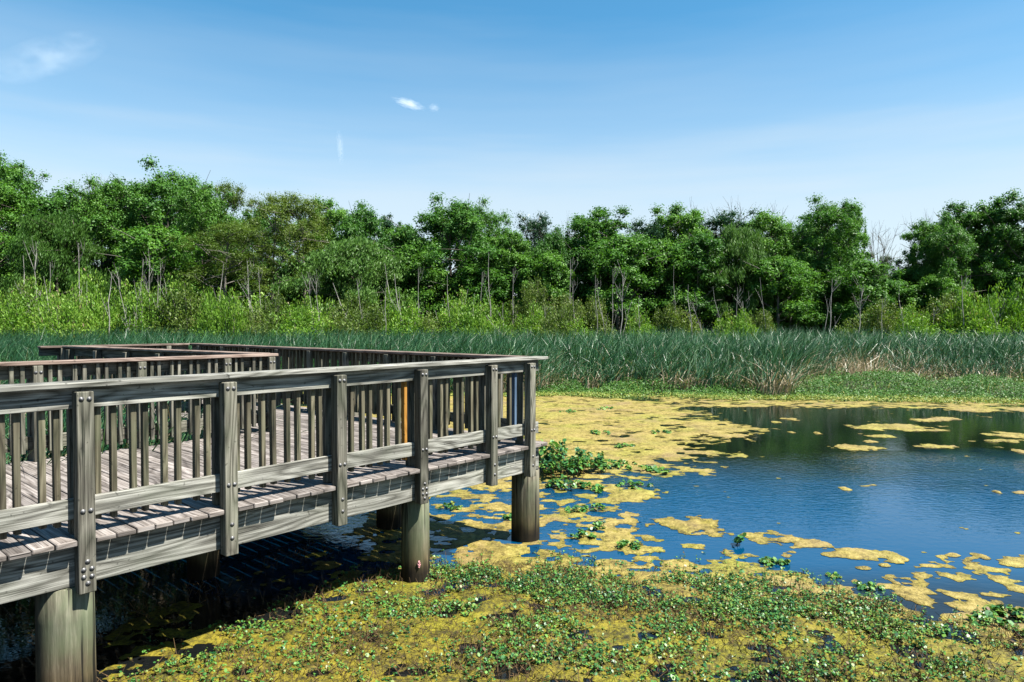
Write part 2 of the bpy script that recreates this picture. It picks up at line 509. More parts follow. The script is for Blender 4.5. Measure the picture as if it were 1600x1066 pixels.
class Wood:
    """chamfered timber members with grain along their length, as one mesh"""
    def __init__(self):
        self.v, self.f, self.uv, self.r = [], [], [], []
    def box(self, lo, hi, along=None, ch=0.004, rnd=None, rot=None):
        lo, hi = Vector(lo), Vector(hi)
        c, h = (lo + hi) / 2, (hi - lo) / 2
        if along is None: along = max(range(3), key=lambda a: h[a])
        if rnd is None: rnd = RNG.random()
        base = len(self.v)
        ids = {}
        for sx in (-1, 1):
            for sy in (-1, 1):
                for sz in (-1, 1):
                    for a in range(3):
                        p = Vector((sx * h.x, sy * h.y, sz * h.z))
                        for b in range(3):
                            if b != a: p[b] -= math.copysign(min(ch, h[b] * 0.5), p[b])
                        ids[(sx, sy, sz, a)] = len(self.v)
                        self.v.append(p)
        faces = []
        def sg(a, sa, b, sb, c_, sc):
            s = [0, 0, 0]; s[a] = sa; s[b] = sb; s[c_] = sc
            return tuple(s)
        for a in range(3):
            b, d = (a + 1) % 3, (a + 2) % 3
            for s in (-1, 1):
                faces.append(([ids[(*sg(a, s, b, -1, d, -1), a)], ids[(*sg(a, s, b, 1, d, -1), a)], ids[(*sg(a, s, b, 1, d, 1), a)], ids[(*sg(a, s, b, -1, d, 1), a)]], a))
            for s in (-1, 1):
                for t in (-1, 1):
                    faces.append(([ids[(*sg(a, s, b, t, d, -1), a)], ids[(*sg(a, s, b, t, d, 1), a)], ids[(*sg(a, s, b, t, d, 1), b)], ids[(*sg(a, s, b, t, d, -1), b)]], a))
        for sx in (-1, 1):
            for sy in (-1, 1):
                for sz in (-1, 1):
                    faces.append(([ids[(sx, sy, sz, 0)], ids[(sx, sy, sz, 1)], ids[(sx, sy, sz, 2)]], 0))
        ou, ov = rnd * 5.0, rnd * 3.0
        for f, a in faces:
            p = [self.v[i] for i in f]
            n = (p[1] - p[0]).cross(p[2] - p[0])
            if n.dot(sum(p, Vector()) / len(p)) < 0: f = f[::-1]
            o = [x for x in range(3) if x != a]
            if a != along:
                iu, iv = along, [x for x in o if x != along][0]
            else:
                iu, iv = o
            self.f.append(f)
            self.uv.append([(self.v[i][iu] + ou, self.v[i][iv] + ov + 0.31 * a) for i in f])
            self.r.append(rnd)
        for i in range(base, len(self.v)):
            p = self.v[i]
            if rot is not None: p = rot @ p
            self.v[i] = p + c
        return self
    def build(self, name, mat, parent, loc=(0, 0, 0)):
        me = self.mesh(name, mat)
        return link(name, me, parent, loc)
    def mesh(self, name, mat):
        me = bpy.data.meshes.new(name)
        me.from_pydata([tuple(p) for p in self.v], [], self.f)
        uvl = me.uv_layers.new(name='UVMap')
        uvl.data.foreach_set('uv', np.array([c for f in self.uv for c in f], np.float32).ravel())
        a = me.attributes.new('rnd', 'FLOAT', 'FACE')
        a.data.foreach_set('value', np.array(self.r, np.float32))
        me.materials.append(mat)
        me.update()
        return me

ZD = 1.22                                   # deck top
Z_CAP0, Z_CAP1 = 2.252, 2.290
POSTS = [0.336, 1.016, 2.067, 3.054, 4.093, 5.113, 6.14, 7.17, 8.20, 9.23]
S_END = 9.8
jit = lambda a: RNG.uniform(-a, a)

# --- deck planks (they run across the walkway) -------------------------------
def deck():
    w = Wood()
    edges = []
    stops = [S_END] + sorted(POSTS, reverse=True) + [0.02]
    # leg 1 and the corner: fit planks between the outer posts
    xs = []
    for a, b in zip(stops[:-1], stops[1:]):
        x0 = -a + (0.055 if a != S_END else 0.0)
        x1 = -b - (0.055 if b != 0.02 else 0.0)
        n = max(1, round((x1 - x0) / 0.138))
        st = (x1 - x0) / n
        for k in range(n): xs.append((x0 + k * st, x0 + (k + 1) * st, False))
        if b != 0.02: xs.append((-b - 0.055, -b + 0.055, True))
    for x0, x1, post in xs:
        y0 = 0.004 if post else -0.092 + jit(0.012)
        ends = 3.42 if x1 < -2.05 else 9.60
        y = y0
        L = RNG.uniform(1.6, 3.6) if ends > 4 else ends - y0
        while y < ends - 0.05:
            y1 = min(ends, y + L)
            if ends - y1 < 0.5: y1 = ends
            z = ZD + jit(0.003)
            w.box((x0 + 0.004, y, ZD - 0.038), (x1 - 0.004, y1 - 0.003, z), along=1, ch=0.006)
            y = y1
            L = 3.6
    # the far end of the second leg is a little wider
    for k in range(4):
        x1 = -2.06 - 0.14 * k
        w.box((x1 - 0.135, 5.0 + 1.3 * k, ZD - 0.038), (x1, 9.60, ZD), along=1, ch=0.006)
    w.build('deck', M['wood_deck'], walk)
deck()

# --- beams under the deck -----------------------------------------------------
def fascia_run(segs, axis, off, thick, z0=0.885, z1=1.176, mat='wood_grey'):
    for a, b in segs:
        w = Wood()
        if axis == 0: w.box((a, off, z0), (b, off + thick, z1), along=0)
        else: w.box((off, a, z0), (off + thick, b, z1), along=1)
        w.build('fascia', M[mat], walk)
fascia_run([(-S_END, -5.12), (-5.113, -2.07), (-2.063, -0.10)], 0, 0.0, 0.042)
fascia_run([(0.05, 3.5), (3.505, 7.0), (7.005, 9.5)], 1, -0.145, 0.042)
fascia_run([(-S_END, -6.0), (-5.995, -2.05)], 0, 3.36, 0.042)
fascia_run([(3.41, 6.9), (6.905, 9.5)], 1, -2.10, 0.042)
fascia_run([(-2.78, -0.10)], 0, 9.55, 0.042)
w = Wood()
for y in (0.75, 1.45, 2.15, 2.85):
    w.box((-S_END, y, 0.93), (-0.19, y + 0.042, 1.174), along=0)
for x in (-1.55, -1.0, -0.55):
    w.box((x, 3.42, 0.93), (x + 0.042, 9.53, 1.174), along=1)
w.build('joists', M['wood_grey'], walk)

# --- piles --------------------------------------------------------------------
def pile_mesh(r, h, seed):
    n, m = 28, 10
    rr = random.Random(seed)
    V, Fq = [], []
    ph = [rr.uniform(0, 6.28) for _ in range(3)]
    lev = [0.0] + [h * k / (m - 3) for k in range(m - 2)] + [h]
    for j, z in enumerate(lev):
        k = 0.0 if j in (0, m - 1) else 1.0
        ro = r * (1.03 - 0.05 * z / h)
        if j == m - 1: ro -= 0.012
        if j == m - 2: z = h - 0.006
        for i in range(n):
            a = 2 * math.pi * i / n
            q = ro * (1 + 0.014 * math.sin(2 * a + ph[0]) + 0.010 * math.sin(5 * a + ph[1] + z) + 0.006 * math.sin(9 * a + ph[2]))
            V.append((q * math.cos(a), q * math.sin(a), z))
    for j in range(m - 1):
        for i in range(n):
            k = (i + 1) % n
            Fq.append((j * n + i, j * n + k, (j + 1) * n + k, (j + 1) * n + i))
    me = bpy.data.meshes.new('piling')
    me.from_pydata(V, [], Fq + [tuple(range((m - 1) * n, m * n)), tuple(range(n - 1, -1, -1))])
    me.polygons.foreach_set('use_smooth', np.ones(len(me.polygons), bool))
    me.materials.append(M['pile'])
    return me
def local(x, y, z=0.0):
    return C + Matrix.Rotation(RZ, 3, 'Z') @ Vector((x, y, z))
PILES = [(-0.17, 0.16, 0.175), (-1.98, 0.15, 0.150), (-5.18, 0.15, 0.180), (-8.4, 0.15, 0.175),
         (-0.98, 1.85, 0.165), (-3.4, 1.95, 0.165), (-6.2, 1.95, 0.165), (-9.0, 1.95, 0.165),
         (-0.40, 5.2, 0.165), (-1.75, 5.2, 0.165), (-0.40, 7.7, 0.165), (-1.75, 7.7, 0.165), (-0.40, 9.25, 0.165), (-1.95, 9.25, 0.165)]
for i, (x, y, r) in enumerate(PILES):
    o = link('piling', pile_mesh(r, 1.68 if i < 3 else 1.72, 10 + i), walk, (x, y, -0.80))
    o.rotation_euler = (0, 0, i * 1.3)
    if i == 2: o['label'] = 'pile with pale green algae stained face'

# --- railing -------------------------------------------------------------------
def bolt_mesh():
    bm = bmesh.new()
    bmesh.ops.create_uvsphere(bm, u_segments=12, v_segments=6, radius=0.0115)
    for v in bm.verts: v.co.y *= 0.75
    g = bmesh.ops.create_cone(bm, cap_ends=True, segments=14, radius1=0.0165, radius2=0.0165, depth=0.004)
    bmesh.ops.rotate(bm, verts=g['verts'], cent=(0, 0, 0), matrix=Matrix.Rotation(math.pi / 2, 3, 'X'))
    bmesh.ops.translate(bm, verts=g['verts'], vec=(0, 0.0, 0))
    me = bpy.data.meshes.new('bolt')
    bm.to_mesh(me); bm.free()
    me.polygons.foreach_set('use_smooth', np.ones(len(me.polygons), bool))
    me.materials.append(M['bolt'])
    return me
BOLT = bolt_mesh()

bal_meshes = {}
def bal_mesh(key):
    if key not in bal_meshes:
        kind, k = key
        w = Wood()
        w.box((-0.019, -0.027, 0), (0.019, 0.027, 0.945), along=2, ch=0.003, rnd=0.13 + 0.17 * k)
        bal_meshes[key] = w.mesh('baluster', M[kind])
    return bal_meshes[key]
bal_list = []

def railing(p0, d, n, posts, length, cap_mat, rail_mat, post_mat, lead=0.0, tail=0.0, cap_segs=None, bolts=False, corner_off=0.0, bolt_in=False, special=(), rails_from=None, slat_range=None):
    """p0: local start; d: run direction; n: outward normal (both unit, axis aligned or not)"""
    d, n = Vector(d).normalized(), Vector(n).normalized()
    R = Matrix(((d.x, n.x, 0), (d.y, n.y, 0), (0, 0, 1)))        # rail frame: x along the run, y outward
    R4 = R.to_4x4(); R4.translation = Vector(p0)
    if R.determinant() < 0:
        mirror = True
    else:
        mirror = False
    def put(w, name, mat, parent=walk):
        for i, v in enumerate(w.v): w.v[i] = R4 @ v
        if mirror: w.f = [f[::-1] for f in w.f]; w.uv = [u[::-1] for u in w.uv]
        return w.build(name, mat, parent)
    # cap
    segs = cap_segs or [(-lead, length + tail)]
    for a, b in segs:
        w = Wood(); w.box((a, -0.135, Z_CAP0), (b, 0.072, Z_CAP1), along=0, ch=0.006)
        put(w, 'cap_rail', cap_mat)
    ra = -lead + 0.06 if rails_from is None else rails_from
    cuts = [ra] + [p for i, p in enumerate(posts) if i % 2 == 1 and ra + 0.5 < p < length - 0.5] + [length + tail]
    for a, b in zip(cuts[:-1], cuts[1:]):
        w = Wood(); w.box((a + 0.001, -0.040, 2.108 + jit(0.003)), (b - 0.001, -0.001, 2.2515), along=0)
        put(w, 'top_rail', rail_mat)
        w = Wood(); w.box((a + 0.001, -0.040, 1.343 + jit(0.004)), (b - 0.001, -0.001, 1.484 + jit(0.003)), along=0)
        put(w, 'bottom_rail', rail_mat)
    for k, s in enumerate(posts):
        w = Wood(); zb = 0.852 + jit(0.008)
        w.box((s - 0.052, 0.001, zb), (s + 0.052, 0.102, 2.224 + jit(0.004)), along=2, ch=0.005)
        po = put(w, 'post', post_mat)
        w = Wood(); w.box((s - 0.046, -0.152, ZD + 0.002), (s + 0.046, -0.083, 2.246), along=2, ch=0.005)
        pi = put(w, 'inner_post', post_mat)
        if bolts:
            spots = [(-0.024, 2.176), (0.024, 2.178), (-0.024, 1.412), (0.024, 1.412)]
            if k in bolts:
                spots += [(0.0, 1.064), (-0.025, 1.012), (0.025, 1.012), (-0.025, 0.958), (0.025, 0.962), (0.0, 0.915)]
            else:
                spots += [(0.0, 1.095), (0.0, 0.985)]
            for bx, bz in spots:
                b = link('bolt', BOLT, po)
                b.location = R4 @ Vector((s + bx, 0.104, bz))
                b.rotation_euler = (0, 0, math.atan2(n.y, n.x) - math.pi / 2)
        if bolt_in:
            for bx in (-0.024, 0.024):
                b = link('bolt', BOLT, pi)
                b.location = R4 @ Vector((s + bx, -0.155, 2.176))
                b.rotation_euler = (0, 0, math.atan2(n.y, n.x) - math.pi / 2)
    # balusters in pairs
    ends = sorted(posts)
    bounds = ([ends[0] - 1.02] if ends and ends[0] > 0.8 else []) + ends + ([ends[-1] + 1.02] if ends and ends[-1] < length - 0.6 else [])
    kinds = {'olive': 'wood_olive', 'grey': 'wood_post'}
    for a, b in zip(bounds[:-1], bounds[1:]):
        clear = (b - a) - 0.11
        npair = max(1, round(clear / 0.235))
        pitch = clear / npair
        for k in range(npair):
            c = a + 0.055 + pitch * (k + 0.5)
            for q in (-1, 1):
                s = c + q * 0.044 + jit(0.008)
                if s < ra + 0.05 or s > length + tail - 0.05: continue
                if slat_range and not (slat_range[0] <= s <= slat_range[1]): continue
                pos = R4 @ Vector((s, -0.0685, 1.302 + jit(0.012)))
                bal_list.append((pos, math.atan2(d.y, d.x), len(bal_list)))
    return R4

# outer front railing: runs from the near end (x=-S_END) to the corner (x=0)
R_front = railing((0, 0, 0), (-1, 0, 0), (0, -1, 0), POSTS, S_END, M['wood_grey'], M['wood_grey'], M['wood_post'],
        cap_segs=[(0.0, 4.09), (4.093, S_END)], bolts=(2, 5, 8), rails_from=0.105)
n_front = len(bal_list)
# end railing of the second leg (seen from inside)
railing((-0.145, 0.08, 0), (0, 1, 0), (1, 0, 0), [0.62 + 1.04 * k for k in range(9)], 9.47, M['wood_brown'], M['wood_post'], M['wood_post'], rails_from=-0.02)
n_end = len(bal_list)
# inner railing of the walkway
railing((-1.75, 3.40, 0), (-1, 0, 0), (0, 1, 0), [0.10, 0.72, 1.76, 2.80, 3.84, 4.88, 5.92, 6.96, 7.95], 8.05, M['wood_brown'], M['wood_post'], M['wood_post'], rails_from=0.02, bolt_in=True)
n_inner = len(bal_list)
# inner railing of the second leg
railing((-1.85, 3.52, 0), (-0.12, 1, 0), (-1, -0.12, 0), [0.5 + 1.04 * k for k in range(6)], 5.97, M['wood_brown'], M['wood_post'], M['wood_post'], rails_from=0.0)
# far end railing
railing((-0.26, 9.57, 0), (-1, 0, 0), (0, 1, 0), [0.45, 1.45, 2.35], 2.72, M['wood_brown'], M['wood_post'], M['wood_post'], rails_from=0.0)

# balusters: the ~100 largest are parts, the others one part
order = list(range(0, n_front)) + list(range(n_end, n_inner)) + list(range(n_front, n_end)) + list(range(n_inner, len(bal_list)))
orange_at = None
rest = Wood()
ind = 0
for rank, i in enumerate(order):
    pos, ang, k = bal_list[i]
    if rank < 98:
        kind = 'wood_olive' if i < n_front else 'wood_post'
        o = link('baluster', bal_mesh((kind, i % 5)), walk, pos)
        o.rotation_euler = (jit(0.006), jit(0.006), ang)
        bal_list[i] = (pos, ang, o)
    else:
        base = len(rest.v)
        Rm = Matrix.Rotation(ang, 3, 'Z')
        rest.box((-0.019, -0.027, 0), (0.019, 0.027, 0.945), along=2, ch=0.003)
        for j in range(base, len(rest.v)): rest.v[j] = Rm @ (rest.v[j]) + pos
if rest.v:
    o = rest.build('balusters', M['wood_olive'], walk)
    o['kind'] = 'stuff'
# two odd-coloured slats in the front railing: an orange one and a bluish one
def front_px(i):
    p = C + Matrix.Rotation(RZ, 3, 'Z') @ bal_list[i][0]
    return 800 + F * p.x / p.y
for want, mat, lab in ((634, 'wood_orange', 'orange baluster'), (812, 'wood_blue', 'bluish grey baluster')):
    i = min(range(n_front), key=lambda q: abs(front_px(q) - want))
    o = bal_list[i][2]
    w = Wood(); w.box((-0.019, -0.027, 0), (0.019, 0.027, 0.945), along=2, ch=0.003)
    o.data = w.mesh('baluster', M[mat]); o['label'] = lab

# pink snail eggs on the second pile
def eggs():
    bm = bmesh.new()
    rr = random.Random(5)
    for k in range(60):
        z = rr.uniform(-0.034, 0.034); a = rr.uniform(-0.014, 0.014) * (1 - abs(z) / 0.05)
        g = bmesh.ops.create_icosphere(bm, subdivisions=1, radius=0.0055)
        bmesh.ops.translate(bm, verts=g['verts'], vec=(a, -rr.uniform(0, 0.012), z))
    me = bpy.data.meshes.new('snail_egg_cluster'); bm.to_mesh(me); bm.free()
    me.materials.append(M['egg'])
    pc = local(PILES[1][0], PILES[1][1])
    ang = math.atan2(-pc.y, -pc.x) + 0.22
    o = link('snail_egg_cluster', me)
    o.location = (pc.x + 0.158 * math.cos(ang), pc.y + 0.158 * math.sin(ang), 0.21)
    o.rotation_euler = (0, 0, ang + math.pi / 2)
    tag(o, 'small pink clump of snail eggs stuck on the round pile', 'snail eggs')
eggs()

# ================================================================== algae
def poly_sd(P, x, y):
    """signed distance (metres, positive inside) to polygon P of ground points"""
    d = np.full(x.shape, 1e9); inside = np.zeros(x.shape, bool)
    n = len(P)
    for i in range(n):
        ax, ay = P[i]; bx, by = P[(i + 1) % n]
        ex, ey = bx - ax, by - ay
        wx, wy = x - ax, y - ay
        t = np.clip((wx * ex + wy * ey) / (ex * ex + ey * ey + 1e-12), 0, 1)
        d = np.minimum(d, (wx - ex * t) ** 2 + (wy - ey * t) ** 2)
        cross = ((ay > y) != (by > y))
        with np.errstate(divide='ignore', invalid='ignore'):
            xi = (bx - ax) * (y - ay) / (by - ay) + ax
        inside ^= cross & (x < xi)
    d = np.sqrt(d)
    return np.where(inside, d, -d)

def gp(pts):
    return [at(a, b)[:2] for a, b in pts]

BIG = gp([(470, 612), (700, 616), (860, 617), (980, 622), (1070, 634), (1085, 648), (1150, 658), (1196, 672), (1196, 682), (1120, 690), (1085, 697), (1138, 709),
          (1040, 722), (1104, 734), (1045, 746), (960, 755), (910, 768), (860, 776), (700, 764), (560, 740), (430, 690)])
SOUTH = gp([(40, 1130), (140, 1062), (195, 1025), (295, 980), (420, 938), (540, 899), (640, 872), (740, 852), (900, 850), (1000, 868), (1060, 852), (1150, 862), (1200, 888),
            (1260, 890), (1320, 914), (1390, 935), (1450, 962), (1530, 968), (1640, 1000), (1900, 1120)])
BROKEN = gp([(600, 800), (690, 765), (880, 772), (950, 758), (1010, 790), (1000, 822), (1050, 845), (1120, 858), (1190, 880), (1160, 900), (800, 890), (640, 900), (560, 870)])
UNDER = gp([(150, 1010), (250, 950), (400, 890), (560, 850), (640, 850), (640, 880), (540, 905), (420, 945), (295, 985), (195, 1030), (130, 1060)])
CRUMBS = gp([(1050, 835), (1200, 832), (1330, 850), (1600, 872), (1800, 885), (1800, 960), (1480, 960), (1300, 905), (1150, 880)])
STREW = gp([(1400, 862), (1480, 868), (1600, 872), (1900, 890), (1900, 1010), (1600, 985), (1480, 962), (1390, 935), (1450, 900)])
FRINGE = gp([(1000, 619), (1250, 625), (1500, 628), (1900, 634), (1900, 650), (1620, 645), (1500, 638), (1450, 640), (1300, 636), (1060, 637)])
REGIONS = [(BIG, 0.9, 0.46, 0.0), (SOUTH, 0.7, 0.50, 0.0), (BROKEN, 0.5, 0.0, 0.05), (CRUMBS, 0.5, 0.0, -0.20), (STREW, 0.4, 0.0, -0.04), (UNDER, 0.5, 0.0, -0.10), (FRINGE, 0.5, 0.25, 0.0)]

def lobes(x, y):
    w1 = worley(x * 3.0 + 0.8 * fbm(x * 1.5, y * 1.5, 8), y * 3.3, 31)
    w2 = worley(x * 7.5, y * 8.5, 47)
    n = fbm(x * 1.5, y * 1.6, 61, 5)
    return (0.46 - w1) * 0.52 + (0.42 - w2) * 0.26 + (n - 0.5) * 0.95 + (fbm(x * 7, y * 7, 77, 3) - 0.5) * 0.42 - 0.75 * smooth(0.60, 0.74, fbm(x * 3.4, y * 5.0, 87, 3))

def algae_field(x, y):
    f = np.full(x.shape, -9.0)
    for P, wd, amp, bias in REGIONS:
        sd = poly_sd(P, x, y)
        if amp > 0.1:
            lev = np.clip(sd / wd, -1.5, 1.0) * amp + bias - 0.10
        else:
            lev = np.where(sd > 0, bias, np.clip(sd / wd, -3, 0) * 0.6 + bias)
        f = np.maximum(f, lev)
    return f + lobes(x, y)

def sheet(fields, x0, x1, y0, y1, res):
    """grid cells where the field is positive, outline snapped on the zero level"""
    xs = np.arange(x0, x1 + res * 0.5, res); ys = np.arange(y0, y1 + res * 0.5, res)
    X, Y = np.meshgrid(xs, ys)
    f = fields(X, Y)
    ins = f > 0
    keep = ins[:-1, :-1] | ins[1:, :-1] | ins[:-1, 1:] | ins[1:, 1:]
    cnt = ins[:-1, :-1].astype(int) + ins[1:, :-1] + ins[:-1, 1:] + ins[1:, 1:]
    keep = cnt >= 1
    gy, gx = np.gradient(f, res)
    g2 = gx * gx + gy * gy + 1e-6
    mv = np.where(~ins, np.minimum(-f / g2, 0.9 * res / np.sqrt(g2)), 0)
    Xs, Ys = X + gx * mv, Y + gy * mv
    t = np.clip(f / 0.35, 0, 1)
    Z = 0.003 + t * (0.006 + 0.024 * fbm(X * 6, Y * 6, 91, 3) * smooth(0.0, 0.6, f))
    nx = X.shape[1]
    j, i = np.nonzero(keep)
    a = j * nx + i
    Fq = np.stack([a, a + 1, a + 1 + nx, a + nx], -1)
    V = np.stack([Xs, Ys, Z], -1).reshape(-1, 3)
    return V, Fq, f.reshape(-1)

def compact(V, Fq, *A):
    u, inv = np.unique(Fq.ravel(), return_inverse=True)
    return (V[u], inv.reshape(-1, 4)) + tuple(a[u] for a in A)

def thick_value(x, y):
    """1 for thick bleached mats (farther), 0 for the wet olive film under the plants"""
    px = to_px(x, y)
    py = 508 + F * EYE / np.maximum(y, 1)
    edge = np.interp(px, [0, 500, 700, 900, 1200, 1400, 1600, 2000], [880, 880, 878, 905, 930, 960, 1000, 1060])
    v = smooth(60, -40, py - edge + 90 * (fbm(x * 1.3, y * 1.3, 15) - 0.5))
    return 0.02 + 0.98 * v

Vs, Fs, Rs, off = [], [], [], 0
for (x0, x1, y0, y1, res) in ((-6, 8.5, 4.6, 8.0, 0.024), (-8, 12, 8.0, 13.0, 0.036), (-12, 30, 13.0, 27.0, 0.075)):
    V, Fq, f = sheet(algae_field, x0, x1, y0, y1, res)
    V, Fq, f = compact(V, Fq, f)
    Vs.append(V); Fs.append(Fq + off); off += len(V)
    Rs.append(thick_value(V[:, 0], V[:, 1]) * (0.25 + 0.75 * smooth(0.0, 0.16, f)))
o = link('floating_algae', indexed('floating_algae', np.concatenate(Vs), np.concatenate(Fs), M['algae'], np.concatenate(Rs)))
tag(o, 'broken golden carpet of algae floating across the pond', 'algae', kind='stuff')

MATS = [  # photo x, y, half width, half height, label
    (1075, 821, 52, 13, 'broad golden algae mat in the blue water right of the corner pile'),
    (1000, 771, 36, 8, None), (1224, 844, 30, 5, 'thin algae mat at the left end of the drifting chain'),
    (1272, 852, 34, 7, None), (1338, 868, 52, 9, 'longest algae mat of the chain drifting across mid water'), (1392, 869, 22, 9, None),
    (1405, 668, 62, 5, 'long flat algae mat on the dark tree reflections'), (1343, 700, 36, 4, 'narrow algae mat at the top of the pale reflection streak'),
    (1478, 655, 26, 3, None), (1445, 657, 24, 2.5, None), (1462, 698, 26, 3, None), (1380, 682, 20, 2, None), (1360, 690, 18, 2, None),
    (1323, 765, 8, 3, 'tiny lone algae scrap in the middle of the open blue water'), (1490, 868, 12, 3, None), (1536, 871, 12, 5, None), (1590, 882, 24, 6, None),
    (1352, 888, 14, 3, None), (1384, 884, 8, 2, None), (1402, 912, 7, 3, None), (1236, 655, 16, 2, None), (1237, 676, 8, 1.6, None), (1212, 660, 7, 1.4, None),
    (1580, 680, 34, 5, 'algae mat at the right edge beside the reeds reflection'), (1575, 689, 30, 2.5, None), (1597, 706, 9, 3, None), (1530, 641, 45, 3, None),
    (1560, 770, 4, 2, None), (1278, 677, 6, 1.5, None), (1595, 770, 10, 2, None)]
for k, (px, py, hw, hh, lab) in enumerate(MATS):
    c = at(px, py)
    rx = hw / F * c[1]
    ry = abs(at(px, py - hh)[1] - at(px, py + hh)[1]) / 2
    m = 1.35
    def fld(x, y, c=c, rx=rx, ry=ry, k=k):
        sx, sy = (x - c[0]) / rx, (y - c[1]) / ry
        sc = 1.0 / max(0.25, min(rx, ry))
        wob = (0.45 - worley(x * 2.6, y * 1.6, 31 + k)) * 0.7 + (fbm(x * 3.0, y * 3.0, 61 + k, 4) - 0.5) * 1.9 + (fbm(x * 8, y * 8, 7 + k, 3) - 0.5) * 1.0 + (0.4 - worley(x * 6.5, y * 6.5, 3 + k)) * 0.7
        return 1.0 - np.sqrt(sx * sx + sy * sy) + 0.75 * wob - 0.05
    res = max(0.02, min(rx, ry) / 9)
    V, Fq, f = sheet(fld, c[0] - rx * m, c[0] + rx * m, c[1] - ry * m, c[1] + ry * m, res)
    if len(Fq) == 0: continue
    V, Fq, f = compact(V, Fq, f)
    V[:, 2] = V[:, 2] * 1.0 + 0.002
    V -= np.array([c[0], c[1], 0])
    o = link('algae_mat', indexed('algae_mat', V, Fq, M['algae'], 0.25 + 0.7 * smooth(0.0, 0.3, f)))
    o.location = (c[0], c[1], 0)
    tag(o, lab or 'small loose scrap of yellow algae drifting apart from the carpet on open water', 'algae mat', group='loose algae mats on open water')

# ================================================================== pond plants
rng = np.random.default_rng(12)

def unit(v):
    return v / (np.linalg.norm(v, axis=-1, keepdims=True) + 1e-9)

def leaf_polys(c, nrm, axis, L, Wd, k=4, cup=0.0):
    """k = 4 rhombus / 6 rounded leaves centred at c"""
    axis = unit(axis - nrm * np.sum(axis * nrm, -1, keepdims=True))
    side = np.cross(nrm, axis)
    L = np.asarray(L)[..., None]; Wd = np.asarray(Wd)[..., None]
    if k == 4:
        pts = [(-0.5, 0, 0), (0.05, 0.5, 1), (0.5, 0, 0), (0.05, -0.5, 1)]
    else:
        pts = [(-0.5, 0, 0), (-0.28, 0.42, 1), (0.20, 0.46, 1), (0.5, 0, 0), (0.20, -0.46, 1), (-0.28, -0.42, 1)]
    return np.stack([c + axis * L * a + side * Wd * b + nrm * L * cup * e for a, b, e in pts], axis=1)

def plant_cloud(x, y, hts, nl, leafL, spread, P, rbase=None, stem_w=0.004, dead=0.12):
    """small rosettes on short stems, numpy-vectorised"""
    n = len(x)
    lean = rng.normal(0, 0.25, (n, 2)) * hts[:, None]
    base = np.stack([x, y, np.zeros(n)], -1)
    top = base + np.concatenate([lean, hts[:, None]], 1)
    sd = unit(np.stack([rng.normal(size=n), rng.normal(size=n), np.zeros(n)], -1)) * stem_w
    sd2 = np.stack([-sd[:, 1], sd[:, 0], sd[:, 2]], -1)
    for s_ in (sd, sd2):
        P.add(np.stack([base - s_, base + s_, top + s_ * 0.7, top - s_ * 0.7], 1), rng.random(n), 1)
    for k in range(nl):
        a = rng.uniform(0, 2 * np.pi, n)
        t = rng.uniform(0.45, 1.05, n)[:, None]
        rad = spread * rng.uniform(0.4, 1.2, n)
        out = np.stack([np.cos(a), np.sin(a), np.zeros(n)], -1)
        c = base + (top - base) * t + out * rad[:, None]
        nrm = unit(out * rng.uniform(-0.2, 0.8, n)[:, None] + np.array([0, 0, 1.0]) + rng.normal(0, 0.35, (n, 3)))
        L = leafL * rng.uniform(0.45, 1.0, n) * (1 + 0.9 * rng.random(n) ** 3)
        r = np.clip((rbase if rbase is not None else 0.4) + rng.normal(0, 0.27, n), 0, 0.84)
        r = np.where(rng.random(n) < dead, rng.uniform(0.86, 1.0, n), r)
        P.add(leaf_polys(c, nrm, out + 0.01, L, L * rng.uniform(0.6, 0.85, n), 6, 0.10), r, 0)

